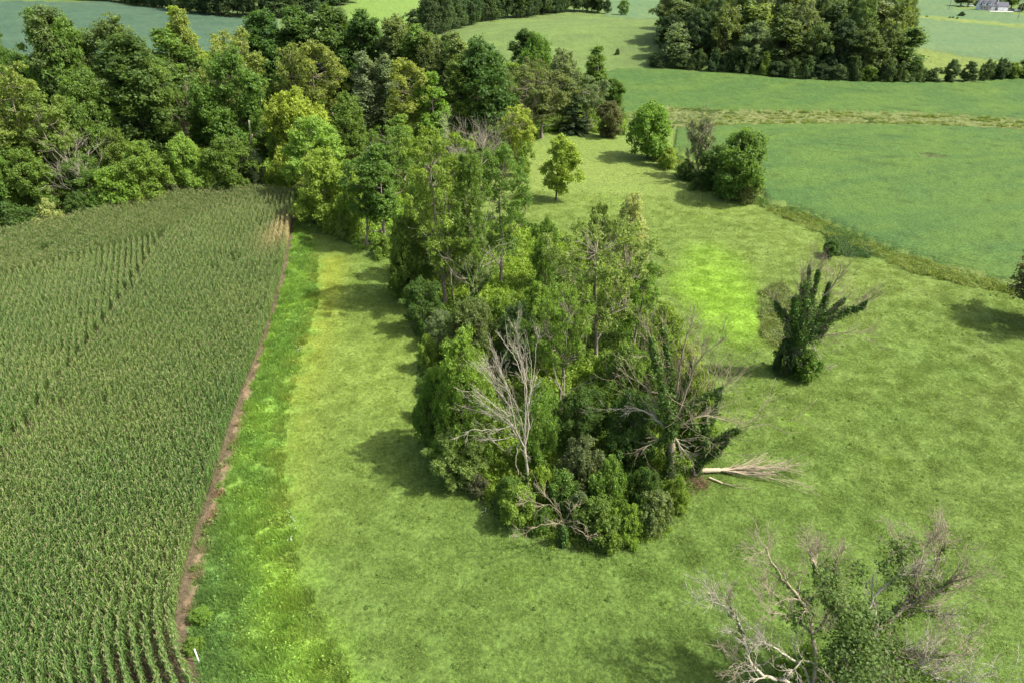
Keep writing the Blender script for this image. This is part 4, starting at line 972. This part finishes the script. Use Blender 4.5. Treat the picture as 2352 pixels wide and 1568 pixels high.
limb_tree('half_dead_tree', 'huge half-dead leafy tree with spreading grey limbs in the lower-right corner', (1180, 1330), 6.5, [
 dict(p=[(1330,1150,7.2),(1480,1050,8.2),(1560,960,9),(1590,780,10.3),(1625,620,11.4)], r=.30, n=18, tw=1.6),
 dict(p=[(1480,1060,8.2),(1640,985,9.2),(1790,900,10),(1880,800,11)], r=.22, n=14, tw=2.0),
 dict(p=[(1560,960,9),(1470,740,10.5),(1440,600,11.5)], r=.12, n=9, j=False),
 dict(p=[(1670,900,9.4),(1710,760,10.3),(1790,600,11.5)], r=.10, n=9, j=False),
 dict(p=[(1080,1150,7.5),(960,950,9),(890,780,10.3),(850,700,11)], r=.2, n=14, tw=1.7),
 dict(p=[(1010,1060,8),(1020,850,9.5),(1040,700,10.6)], r=.09, n=8, j=False, tw=1.2),
 dict(p=[(1230,1080,8),(1320,940,9),(1430,840,10),(1480,830,10.4)], r=.13, n=6, mat=DEAD, ivy=False),
 dict(p=[(1350,1350,6.2),(1520,1350,6.4),(1720,1370,6.8),(1930,1380,7.4)], r=.18, n=16, tw=1.8),
 dict(p=[(1340,1340,6),(1450,1420,5.9),(1600,1490,6),(1780,1550,6.4),(1950,1600,7)], r=.22, n=20, tw=2.1, mat=DEAD),
 dict(p=[(1450,1120,7.6),(1540,1110,7.8),(1600,1010,8.5)], r=.12, n=6, j=False),
 dict(p=[(1560,1060,7.9),(1680,1070,8),(1760,1110,8.2)], r=.09, n=8, j=False, mat=DEAD, tw=1.2),
 dict(p=[(1300,1420,5.8),(1340,1600,5.6),(1400,1750,5.6)], r=.2, n=10),
 dict(p=[(1100,1420,5.8),(1050,1600,5.6)], r=.2, n=8),
 dict(p=[(1250,1250,6.9),(1290,1200,7.3),(1285,1000,8.2),(1282,830,9)], r=.10, n=5, tw=1.0, mat=DEAD, ivy=False)],
 DEADG, .48, 77, ivy=6500, ivyr=.62, ivyc='m', crownblobs=[(1180,1230,7.2,1.1,1800),(1090,1090,8,1.0,1500),(1030,960,8.8,.9,1100),(1200,1100,7.6,1.0,900),(1330,1120,7.4,.9,800),(1200,1430,5.8,1.6,3400),(1100,1330,6.4,1.1,1600),
 (1320,1450,5.4,1.3,2300),(1020,1450,5.2,1.2,1700),(940,870,9.5,.7,600),(1440,880,9.8,.6,500),(1440,650,11.3,.6,400),(1560,650,11.6,.5,250),(1000,830,9.6,.7,400),(1170,830,8.8,.7,300),(1420,1300,6.3,.9,700),(1480,1560,5,1.2,1300),(1380,770,10,.5,250),(780,1140,7.4,.8,800),(820,1010,8,.6,400),(1650,900,9.5,.6,300),(1240,1500,6,1.6,2600),(1120,1560,5.5,1.4,2000)])
limb_tree('half_dead_tree', 'bare pale-grey tree forking low, left of the huge half-dead one', (880, 1640), 4.0, [
 dict(p=[(900,1450,5.2),(885,1280,6.4),(850,1090,7.8),(760,960,8.8),(660,850,9.6),(590,740,10.4),(550,640,11.2)], r=.22, n=18, tw=1.9),
 dict(p=[(850,1150,7.3),(700,1110,7.9),(570,1090,8.4)], r=.09, n=7, j=False, tw=1.2),
 dict(p=[(870,1240,6.7),(950,1150,7.4),(1000,1050,8)], r=.09, n=8, j=False, tw=1.3),
 dict(p=[(690,1060,8),(640,980,8.7),(570,920,9.3)], r=.07, n=6, j=False, tw=1.2),
 dict(p=[(860,1500,4.6),(740,1400,5.2),(620,1330,5.7),(510,1280,6.1)], r=.16, n=10, tw=1.5, mat=DEAD),
 dict(p=[(890,1430,5.3),(800,1410,5.5),(740,1480,5.2),(700,1500,5)], r=.09, n=5, j=False, mat=DEAD, tw=.9),
 dict(p=[(700,1530,4.4),(560,1540,4.4),(440,1400,5.2),(420,1270,6),(380,1150,6.7),(280,1050,7.3),(190,1000,7.7)], r=.19, n=18, tw=1.7, mat=DEAD),
 dict(p=[(450,1430,5),(340,1440,5.1),(320,1460,5.1)], r=.07, n=6, j=False, tw=1.1),
 dict(p=[(400,1220,6.2),(350,1100,7),(300,960,8)], r=.06, n=5, j=False, tw=1.2),
 dict(p=[(900,1480,5),(1000,1470,5.3),(1060,1490,5.5)], r=.08, n=6, j=False, tw=1.1, mat=DEAD)],
 DEADG, .30, 78, ivy=1200, ivyr=.35, ivyc='m')
px('grove_shrub1', 1830, 1600, 1510, 150, 'b', 'bright green bushes at the foot of the bare pale-grey lower-right tree', 'shrub', name='shrub')
px('grove_shrub2', 1990, 1640, 1560, 130, 'm', 'dark green bush under the huge half-dead lower-right tree', 'shrub', name='shrub')

# ------------------------------------------------------------------ marker post, house, pole, parked vehicles
WHITE = plain('white_paint', (.8, .8, .8), .45, var=.04)
P = ground(594/S+2.5, 1986/S-1)
T = Tubes(); T.add([(0, 0, -.2), (0, 0, .6), (0, 0, 1.3)], [.05, .05, .05], 14)
pe = empty('marker_post', tuple(P), 'white plastic marker pipe standing between corn corner and tall grass', 'post')
link('pipe', T.mesh('pipe', WHITE), pe)
T = Tubes(); T.add([(0, 0, 1.29), (0, 0, 1.33), (0, 0, 1.36)], [.058, .058, .045], 14); link('cap', T.mesh('cap', WHITE), pe)

def box(V, F, x0, x1, y0, y1, z0, z1):
    i = len(V); V += [(x0,y0,z0),(x1,y0,z0),(x1,y1,z0),(x0,y1,z0),(x0,y0,z1),(x1,y0,z1),(x1,y1,z1),(x0,y1,z1)]
    F += [[i,i+3,i+2,i+1],[i+4,i+5,i+6,i+7],[i,i+1,i+5,i+4],[i+1,i+2,i+6,i+5],[i+2,i+3,i+7,i+6],[i+3,i,i+4,i+7]]
def boxobj(name, parent, mat, *bs):
    V, F = [], []
    for b_ in bs: box(V, F, *b_)
    me = bpy.data.meshes.new(name); me.from_pydata(V, [], F); me.materials.append(mat); return link(name, me, parent)
def gable(name, parent, mat, x0, x1, y0, y1, z0, z1, t=.18, ov=.4, axis='x'):
    """two thick roof slopes, ridge along x (or y)"""
    def mp(p): return p if axis == 'x' else (p[1], p[0], p[2])
    if axis != 'x': x0, x1, y0, y1 = y0, y1, x0, x1
    ym = (y0+y1)/2; sl = (z1-z0)/(ym-y0); V = []; F = []
    for s in (1, -1):
        ye = (y0-ov) if s == 1 else (y1+ov); ze = z0-ov*sl
        i = len(V); V += [mp(p) for p in [(x0-ov,ye,ze),(x1+ov,ye,ze),(x1+ov,ym,z1),(x0-ov,ym,z1),(x0-ov,ye,ze+t),(x1+ov,ye,ze+t),(x1+ov,ym,z1+t),(x0-ov,ym,z1+t)]]
        F += [[i,i+1,i+2,i+3],[i+4,i+7,i+6,i+5],[i,i+4,i+5,i+1],[i+1,i+5,i+6,i+2],[i+3,i+2,i+6,i+7],[i,i+3,i+7,i+4]]
    me = bpy.data.meshes.new(name); me.from_pydata(V, [], F); me.materials.append(mat); return link(name, me, parent)
def gwall(name, parent, mat, x0, x1, y0, y1, z, zr, axis='x'):
    ym, xm = (y0+y1)/2, (x0+x1)/2
    if axis == 'x': V = [(x0,y0,0),(x1,y0,0),(x1,y1,0),(x0,y1,0),(x0,y0,z),(x1,y0,z),(x1,y1,z),(x0,y1,z),(x0,ym,zr),(x1,ym,zr)]; F = [[0,1,5,4],[2,3,7,6],[1,2,6,9,5],[3,0,4,8,7],[4,5,9,8],[6,7,8,9]]
    else: V = [(x0,y0,0),(x1,y0,0),(x1,y1,0),(x0,y1,0),(x0,y0,z),(x1,y0,z),(x1,y1,z),(x0,y1,z),(xm,y0,zr),(xm,y1,zr)]; F = [[1,2,6,5],[3,0,4,7],[0,1,5,8,4],[2,3,7,9,6],[5,6,9,8],[7,4,8,9]]
    me = bpy.data.meshes.new(name); me.from_pydata(V, [], F); me.materials.append(mat); return link(name, me, parent)
ROOF = plain('slate_shingle', (.075, .08, .10), .8); SID = plain('white_siding', (.75, .75, .74), .6, var=.05); GLASS = plain('window_glass', (.05, .06, .08), .1, spec=.8)
BRK = plain('red_brick', (.25, .10, .07), .9); CON = plain('pale_concrete', (.62, .60, .56), .9, var=.08); DK = plain('dark_porch_wood', (.10, .06, .05), .8)
P = ground(2268, 24)
he = empty('farmhouse', tuple(P), 'white farmhouse with dark roof, dormers and garage wing by the far road', 'house'); he.rotation_euler.z = math.radians(-14); he.scale = (.98,)*3
gwall('wall', he, SID, -6.5, 3.2, -3.5, 4.5, 2.8, 6.6); gable('roof', he, ROOF, -6.5, 3.2, -3.5, 4.5, 2.8, 6.75)
boxobj('porch_roof', he, ROOF, (-6.7, 1.2, -5.6, -3.62, 2.55, 2.75))
for x in (-6.3, -4.5, -2.7, -.9, .9): boxobj('porch_post', he, WHITE, (x-.09, x+.09, -5.5, -5.32, .25, 2.54))
boxobj('porch_floor', he, DK, (-6.6, 1.1, -5.6, -3.52, 0, .24))
for x in (-4.4, -.6):
    d = gwall('dormer', he, SID, x-.9, x+.9, -3.1, .2, 5.0, 5.8, 'y'); boxobj('dormer_window', he, GLASS, (x-.5, x+.5, -3.16, -3.105, 3.9, 4.9)); gable('dormer_roof', he, ROOF, x-.9, x+.9, -3.1, .2, 5.0, 5.85, .1, .2, 'y')
for x in (-5.4, -3.6, -.2): boxobj('window', he, GLASS, (x-.5, x+.5, -3.56, -3.504, 1.0, 2.2))
boxobj('front_door', he, BRK, (-2.35, -1.45, -3.58, -3.505, .25, 2.3))
gwall('garage_wall', he, SID, 4.6, 10.6, -5.0, 2.2, 2.7, 5.0, 'x'); gable('garage_roof', he, ROOF, 4.6, 10.6, -5.0, 2.2, 2.7, 5.15)
boxobj('garage_door', he, WHITE, (5.0, 7.4, -5.07, -5.005, .05, 2.25)); boxobj('garage_door', he, WHITE, (7.8, 10.2, -5.07, -5.005, .05, 2.25))
boxobj('garage_door', he, WHITE, (1.4, 3.1, -3.57, -3.506, .05, 2.25)); boxobj('breezeway', he, SID, (3.21, 4.59, -1.5, 1.2, 0, 2.6)); boxobj('chimney', he, WHITE, (4.0, 4.6, -2.4, -1.7, 0, 6.4))
CP = ground(2266, 25)
dw = boxobj('driveway', None, CON, (-2, 13, -9.5, -5.8, -.3, .06)); dw.location = he.location; dw.rotation_euler = he.rotation_euler; dw['kind'] = 'structure'
def car(x, y, rz, paint, label):
    e = empty('parked_car', (x, y, float(hz(x, y))), label, 'car', None, rz)
    body = [(-2.2,.35),(-2.2,.85),(-1.9,.95),(-1.2,1.0),(-.75,1.45),(.7,1.45),(1.25,1.0),(2.1,.9),(2.25,.6),(2.25,.35)]
    V = [(a, -.85, b) for a, b in body]+[(a, .85, b) for a, b in body]; n = len(body)
    F = [list(range(n)), list(range(2*n-1, n-1, -1))]+[[i, i+n, (i+1) % n+n, (i+1) % n] for i in range(n)]
    me = bpy.data.meshes.new('body'); me.from_pydata(V, [], F); me.materials.append(paint); link('body', me, e)
    boxobj('side_window', e, GLASS, (-.9, .9, -.87, -.852, 1.02, 1.36))
    for wx in (-1.35, 1.4):
        for wy in (-.8, .8):
            T = Tubes(); T.add([(wx, wy-.11, .33), (wx, wy, .33), (wx, wy+.11, .33)], [.33, .33, .33], 12); link('wheel', T.mesh('wheel', DK), e)
PC = ground(2322, 26); car(PC[0], PC[1], .3, plain('dark_car_paint', (.05, .06, .08), .3), 'dark car parked on the drive right of the farmhouse')
PC = ground(2338, 27); car(PC[0], PC[1], .1, plain('silver_car_paint', (.6, .62, .65), .3), 'silver car parked beyond the dark one, right of the farmhouse')
PC = ground(2228, 16); car(PC[0], PC[1], .1, WHITE, 'small white vehicle at the far side of the farmhouse lawn')
POLE = plain('pole_wood', (.22, .19, .16), .9)
for bx, by, lab in ((2178, 26, 'slim wooden utility pole on the grass verge left of the farmhouse'), (2337, 45, 'slim wooden utility pole in the field in front of the parked cars')):
    P = ground(bx, by); e = empty('utility_pole', tuple(P), lab, 'utility pole'); T = Tubes(); T.add([(0, 0, -.5), (0, 0, 6), (0, 0, 11)], [.2, .17, .13], 8); link('pole', T.mesh('pole', POLE), e)
    boxobj('crossarm', e, POLE, (-1.1, 1.1, .14, .26, 10.0, 10.18))
for bx, by, top, w_, k, c, lab in [(2206,16,-14,30,'tall3','g','taller tree left of the farmhouse, nearest the pole'),(2222,16,-12,26,'tall3','g','second tree left of the farmhouse'),(2207,39,27,20,'shrub1','k','round dark bush on the grassy strip before the farmhouse'),
   (2240,14,-2,18,'spruce','k','dark conifer at the left end behind the farmhouse'),(2254,13,-3,18,'far2','k','dark tree behind the farmhouse left gable'),(2272,13,-3,20,'far2','f','dark tree behind the farmhouse roof middle'),(2290,14,-2,20,'far2','k','dark tree behind the farmhouse chimney'),
   (2306,16,-1,18,'far2','f','dark tree behind the garage wing'),(2322,20,-10,32,'tall3','m','tall green tree at the right side of the garage'),(2345,27,8,22,'far2','k','dark tree by the photo edge past the cars'),
   (2128,41,36,10,'shrub1','m','small bush at the left of the grassy strip'),(2180,44,38,9,'shrub2','k','first tiny dark bush on the grassy strip'),(2188,44,38,8,'shrub2','k','second tiny dark bush on the grassy strip'),(2198,46,38,8,'shrub2','m','third tiny bush on the grassy strip')]:
    px(k, bx, by, top, w_, c, lab, 'tree' if top < 20 and 'shrub' not in k else 'shrub')

# ------------------------------------------------------------------ corn
CR = np.random.default_rng(9)
def corn_proto(seed, individual=False):
    rng = np.random.default_rng(seed); V = []; F = []; v = []; mi = []
    def quadstrip(c, side, wds, m, vv):
        i = len(V)
        for p, w_ in zip(c, wds): V.append(tuple(p-side*w_)); V.append(tuple(p+side*w_))
        for k in range(len(c)-1): F.append([i+2*k, i+2*k+1, i+2*k+3, i+2*k+2]); v.append(vv); mi.append(m)
    H = 2.35*rng.uniform(.95, 1.05)
    i = len(V)
    for z, r in ((0, .025), (H*.95, .014)):
        for a in (0, 2.1, 4.2): V.append((r*math.cos(a), r*math.sin(a), z))
    for a in range(3): F.append([i+a, i+(a+1) % 3, i+3+(a+1) % 3, i+3+a]); v.append(.4); mi.append(0)
    az = 0.0
    for k in range(13):
        z = .40+k*.145; a = az+(k % 2)*math.pi+rng.normal()*.35; L_ = rng.uniform(.65, .92)*(1 if k < 8 else .8)
        d = np.array((math.cos(a), math.sin(a), 0)); side = np.array((-math.sin(a), math.cos(a), 0))
        f = np.array([0, .3, .62, 1.0]); rise = rng.uniform(.30, .5)
        c = np.array([(0, 0, z)]*4)+np.outer(f, d)*L_*.60; c[:, 2] += np.array([0, rise*.65, rise*.75, rise*.1-.12*rng.random()])*L_/.8
        side = unit(side+np.array((0, 0, rng.normal()*.25)))
        quadstrip(c, side, [.018, .040, .034, .005], 0, rng.random())
    for k in range(5):
        a = rng.uniform(0, 6.28); t_ = rng.uniform(.05, .20) if k else 0; d = np.array((math.cos(a)*t_, math.sin(a)*t_, .30))
        s = np.array((-math.sin(a), math.cos(a), 0)); quadstrip(np.array([(0, 0, H*.93), np.array((0, 0, H*.93))+d]), s, [.010, .006], 1, rng.random())
    return np.array(V, float), F, v, mi
def offset_rows(P, W_, keep_side):
    """rows run parallel to the edge line P"""
    out = []
    seg = np.linalg.norm(np.diff(P, axis=0), axis=1); cs = np.r_[0, np.cumsum(seg)]
    s = np.arange(0, cs[-1], .12); X = np.interp(s, cs, P[:, 0]); Y = np.interp(s, cs, P[:, 1])
    ker = np.ones(25)/25; tx = np.gradient(X); ty = np.gradient(Y); tx = np.convolve(np.pad(tx, 12, 'edge'), ker, 'valid'); ty = np.convolve(np.pad(ty, 12, 'edge'), ker, 'valid'); n = np.hypot(tx, ty); nx, ny = -ty/n, tx/n
    for k in range(1, int(W_/.76)):
        d = k*.76; x = X+nx*d; y = Y+ny*d; dd = np.r_[0, np.cumsum(np.hypot(np.diff(x), np.diff(y)))]
        q = np.arange(0, dd[-1], .22); q = q+CR.uniform(-.04, .04, len(q)); out.append(np.c_[np.interp(q, dd, x), np.interp(q, dd, y), np.full(len(q), d), np.arctan2(np.interp(q, dd, ty/n), np.interp(q, dd, tx/n))])
    return np.concatenate(out)
WB = 20.5
pb = np.concatenate([offset_rows(corn_edge, WB, 1), offset_rows(corn_top, WB, 1)])
full = np.vstack([corn_edge, corn_top[1:]])
ok = inpoly(pb[:, 0], pb[:, 1], corn_poly) & inview(pb[:, 0], pb[:, 1])
pb = pb[ok]; dd = pdist(pb[:, 0], pb[:, 1], full); pb = pb[np.abs(dd-pb[:, 2]) < .25]; angb = pb[:, 3]; pb = pb[:, :2]
th0 = math.radians(-25); dv = np.array((math.sin(th0), math.cos(th0))); nv = np.array((dv[1], -dv[0]))
aa, bb = np.meshgrid(np.arange(-60, 260, .22), np.arange(-160, 60, .76)); pa = aa.ravel()[:, None]*dv+bb.ravel()[:, None]*nv
pa = pa[inview(pa[:, 0], pa[:, 1])]; pa = pa[inpoly(pa[:, 0], pa[:, 1], corn_poly)]
pa = pa[pdist(pa[:, 0], pa[:, 1], full) > WB-.6]
pc = np.concatenate([pa, pb]); ang = np.r_[np.full(len(pa), math.atan2(dv[1], dv[0])), angb]; pc = pc+CR.normal(size=pc.shape)*.025
hole = np.ones(len(pc), bool)
for hx, hy, r in [(116,592,1.1),(108,605,.9),(160,590,.7),(155,950,.8),(310,690,.6),(500,640,.8),(545,615,.6),(70,1010,.6),(320,735,.5)]:
    g_ = ground(hx, hy); hole &= np.hypot(pc[:, 0]-g_[0], pc[:, 1]-g_[1]) > r*CR.uniform(.6, 1.2, len(pc))
keepc = (hole & ~inpoly(pc[:, 0], pc[:, 1], soil_poly) & (CR.random(len(pc)) > .03)); pc = pc[keepc]; ang = ang[keepc]
z = hz(pc[:, 0], pc[:, 1]); print('corn plants', len(pc))
rA = np.clip((fbm(pc[:, 0], pc[:, 1], 9, 4)-.3)*2, 0, 1); ctint = mixc(A(.084, .152, .038)*np.ones((len(pc), 1)), A(.122, .182, .048), rA)
ctint = mixc(ctint, A(.130, .188, .056), np.clip((pc[:, 1]-55)/60, 0, 1)*.7)
g_ = ground(655, 545); dry = np.exp(-((pc[:, 0]-g_[0])/2.2)**2-((pc[:, 1]-g_[1])/7)**2)*(.5+fbm(pc[:, 0], pc[:, 1], 2, 8)); ctint = mixc(ctint, A(.34, .30, .15), np.clip(dry*1.1, 0, .95))
csc = CR.normal(1, .07, (len(pc), 1))*np.ones((1, 3))*(.9+.2*fbm(pc[:, 0], pc[:, 1], 5, 12))[:, None]
csc[:len(csc)] *= 1
inA = pdist(pc[:, 0], pc[:, 1], full) > WB-.1; csc = csc*np.where(inA, .92, .95)[:, None]**np.array((1, 1, 0))
crt = np.c_[CR.normal(size=(len(pc), 2))*.025, ang+np.where(inA, .24, .42)*CR.normal(size=len(pc))+math.pi*(CR.random(len(pc)) < .5)]
a_ = pc[:, 1]*cp+(H_CAM-2)*sp; iv = inview(pc[:, 0], pc[:, 1], .98); order = np.argsort(np.where(iv, np.hypot(pc[:, 0], pc[:, 1]), 1e9)); near = order[:300]
CORN = leaf_mat('corn_leaf', 'INST', trans=.25, lo=.6, hi=1.5, gloss=.2, rough=.5, yel=.2); CORN1 = leaf_mat('corn_leaf_near', 'OBJECT', trans=.25, lo=.6, hi=1.5, gloss=.2, rough=.5, yel=.2)
TAS = plain('corn_tassel', (.28, .26, .13), .9, var=.2)
protos = [corn_proto(i) for i in range(5)]
cmesh = []
for p in protos:
    me = bpy.data.meshes.new('corn_plant'); me.from_pydata(p[0].tolist(), [], p[1]); me.materials.append(CORN1); me.materials.append(TAS); me.polygons.foreach_set('material_index', np.array(p[3], np.int32)); attr(me, 'v', 'FLOAT', 'FACE', p[2]); cmesh.append(me)
for i in near:
    o = link('corn_plant', cmesh[CR.integers(0, 5)], color=ctint[i]); o.location = (pc[i, 0], pc[i, 1], z[i]); o.rotation_euler = crt[i]; o.scale = csc[i]
    tag(o, 'green corn plant with tan tassel in the rows nearest the camera', 'corn plant', 'corn plants in the nearest rows of the cornfield')
m = np.ones(len(pc), bool); m[near] = False
scatter('corn_crop', np.c_[pc, z][m], protos, [CORN, TAS], ctint[m], csc[m], crt[m], label='dense tasselled corn crop covering the field')

# ------------------------------------------------------------------ grass and undergrowth nobody could count
GR = np.random.default_rng(4)
GRASS = leaf_mat('grass_blade', 'INST', trans=.25, lo=.55, hi=1.45, gloss=.15, rough=.7, yel=.25)
def land_rid(x, y):
    t_, r_, d_ = region_fields(x, y); return t_, r_, d_
r_ = np.sqrt(GR.uniform(20**2, 128**2, 32000)); keep = GR.random(len(r_)) < np.clip(1.15-(r_-60)/90, .3, 1); r_ = r_[keep]; t0 = GR.uniform(-.88, .88, len(r_))
gx, gy = r_*np.sin(t0), r_*np.cos(t0); m = inview(gx, gy); gx, gy = gx[m], gy[m]
ti, ri, dzz = land_rid(gx, gy); m = ri == 0; gx, gy, ti = gx[m], gy[m], ti[m]; print('grass patches', len(gx))
hs_ = .75+.7*fbm(gx, gy, 1.3, 62)
scatter('pasture_grass', np.c_[gx, gy, hz(gx, gy)], [blades(GR, 170, .85, .10, .035, .9) for _ in range(4)], GRASS, ti*1.2*(.93+.14*GR.random((len(gx), 1))), np.c_[np.ones(len(gx)), np.ones(len(gx)), hs_], label='short mown-looking pasture grass')
# tall grass in the field margin
q = rand_in(GR, strip_poly, 5.0, 16000); q = q[~inpoly(q[:, 0], q[:, 1], soil_poly) | (fbm(q[:, 0], q[:, 1], 1.5, 66) > .58)]; dcorn = pdist(q[:, 0], q[:, 1], corn_edge); q = q[~inpoly(q[:, 0], q[:, 1], corn_poly)]
ti = region_fields(q[:, 0], q[:, 1])[0]; hsc = .5+1.3*fbm(q[:, 0], q[:, 1], 1.6, 71)**1.5*1.5
scatter('margin_grass', np.c_[q, hz(q[:, 0], q[:, 1])], [blades(GR, 110, .42, .34, .045, .6) for _ in range(3)]+[clump(GR, 70, .4, .3, .06)], GRASS, ti*1.15*(.85+.3*GR.random((len(q), 1))), np.c_[np.ones((len(q), 2)), hsc], label='tall lush lime-green grass and weeds beside the corn')
# weeds along fence strip, patches and ditch
wp = [rand_in(GR, weed_strip, 4.5), rand_in(GR, weed_patch[0], 3), rand_in(GR, weed_patch[1], 6), rand_in(GR, ditch, 1.2, 6000)]
q = np.concatenate(wp); n0 = len(wp[0]); ci = CR.random(len(q)); ti = mixc(A(.13, .20, .04)*np.ones((len(q), 1)), A(.19, .24, .055), ci); ti = mixc(ti, A(.085, .16, .04), (fbm(q[:, 0], q[:, 1], 5, 3) > .58)*.8)
ti[n0:n0+len(wp[1])] = mixc(ti[n0:n0+len(wp[1])], A(.15, .19, .06), np.full(len(wp[1]), .7))
g2 = n0+len(wp[1]); ti[g2:g2+len(wp[2])] = A(.06, .12, .035)*(0.8+.4*CR.random((len(wp[2]), 1)))
hh = .25+1.1*fbm(q[:, 0], q[:, 1], 2.5, 8)**1.3; dmid = len(q)-len(wp[3])
kd = fbm(q[:, 0]*.5, q[:, 1]*2, 3, 19); low = np.zeros(len(q), bool); low[dmid:] = kd[dmid:] < .52; hh[low] *= .25; ti[low] = A(.16, .20, .065)
scatter('fence_line_weeds', np.c_[q, hz(q[:, 0], q[:, 1])], [blades(GR, 60, .5, .75, .06, .45), clump(GR, 90, .5, .8, .085), clump(GR, 70, .6, .6, .1)], GRASS, ti, np.c_[np.ones((len(q), 2)), hh], label='weeds and tall grass along the fence line and ditch')
# white flowers
fl = np.concatenate([G([(x+GR.normal()*sx, y+GR.normal()*sy) for _ in range(n)]) for x, y, sx, sy, n in [(672,1205,5,14,14),(675,1245,6,6,10),(1118,1180,8,8,14),(1860,500,60,8,60),(2010,572,60,10,90),(1790,695,12,12,18),(1783,770,10,8,14),(690,810,4,8,18),(2150,632,50,6,30)]])
PET = plain('white_petals', (.8, .8, .76), .7, var=.05)
fv, ff, fvv = clump(GR, 6, .05, .04, .022)
scatter('white_flowers', np.c_[fl, hz(fl[:, 0], fl[:, 1])+.55], [(fv, ff, fvv)], PET, np.ones((len(fl), 3)), np.ones((len(fl), 3))*GR.uniform(.6, 1.3, (len(fl), 1)), label='small white wildflowers in the grass')
# undergrowth beneath the trees
q = np.concatenate([rand_in(GR, forest, .8, 14000), rand_in(GR, island, 4.8, 11000)]); ni = inpoly(q[:, 0], q[:, 1], island)
q = q[~inpoly(q[:, 0], q[:, 1], corn_poly) & ~inpoly(q[:, 0], q[:, 1], strip_poly)]; ni = inpoly(q[:, 0], q[:, 1], island)
nn_ = fbm(q[:, 0], q[:, 1], 7, 55); ti = mixc(A(.10, .17, .030)*np.ones((len(q), 1)), A(.19, .29, .04), np.clip((nn_-.40)*4, 0, 1))
cl_ = ground(905, 500); e_ = np.exp(-(((q[:, 0]-cl_[0])/9)**2+((q[:, 1]-cl_[1])/12)**2)); ti = mixc(ti, A(.20, .32, .04), e_*.9)
edge = pdist(q[:, 0], q[:, 1], island, True); sc_ = np.where(ni, .6+.8*GR.random(len(q))**2, 1.0+.6*GR.random(len(q)))*np.where(ni, np.clip(edge/1.2, .35, 1), 1)
scatter('undergrowth', np.c_[q, hz(q[:, 0], q[:, 1])], [clump(GR, 120, .75, .9, .12), clump(GR, 90, .8, .7, .14)], LEAFI, ti, sc_[:, None]*np.c_[np.ones((len(q), 2)), .6+1.1*GR.random(len(q))], label='leafy undergrowth beneath the woodland and grove')
# straw litter on the bare strip
q = rand_in(GR, soil_poly, 6, 5000); V, F, v = blades(GR, 26, .35, .05, .03, 3.0)
scatter('straw_litter', np.c_[q, hz(q[:, 0], q[:, 1])+.01], [(V, F, v)], plain('straw', (.27, .21, .125), .9, var=.3), np.ones((len(q), 3)), np.ones((len(q), 3)), label='dry straw on the bare strip beside the corn')
# weeds creeping over the bare strip
q = rand_in(GR, np.vstack([soil_R+np.array((.5, 0)), (soil_R-np.array((.9, .2)))[::-1]]), 1.6, 3000); q = q[fbm(q[:, 0], q[:, 1], 2.2, 33) > .52]
scatter('strip_weeds', np.c_[q, hz(q[:, 0], q[:, 1])], [clump(GR, 60, .32, .4, .07), blades(GR, 50, .35, .5, .04, .5)], GRASS, mixc(A(.10, .17, .04)*np.ones((len(q), 1)), A(.17, .22, .06), GR.random(len(q))), np.ones((len(q), 3))*GR.uniform(.6, 1.4, (len(q), 1)), label='weeds creeping over the bare strip beside the corn')
for bx, by, s_, lab in [(468,1425,52,'low weedy clump at the bottom end of the bare soil strip'),(452,1490,46,'low weedy clump beside the corn just above the white marker pipe')]:
    px('grove_shrub2', bx, by, by-s_*.5, s_, 'b', lab, 'weed', name='weed_clump')
# scattered coarse weeds in the pasture
r_ = np.sqrt(GR.uniform(22**2, 150**2, 6000)); t0 = GR.uniform(-.88, .88, len(r_)); gx, gy = r_*np.sin(t0), r_*np.cos(t0); m = inview(gx, gy) & (fbm(gx, gy, 9, 121) > .47); gx, gy = gx[m], gy[m]
ti, ri, dzz = region_fields(gx, gy); m = ri == 0; gx, gy, ti = gx[m], gy[m], ti[m]
scatter('pasture_weeds', np.c_[gx, gy, hz(gx, gy)], [clump(GR, 26, .16, .16, .055), clump(GR, 34, .24, .13, .06)], GRASS, ti*A(.92, 1.0, .9)*(.8+.5*GR.random((len(gx), 1))), np.ones((len(gx), 3))*GR.uniform(.4, 1.1, (len(gx), 1)), label='coarse darker weeds dotted through the pasture')
relabel()
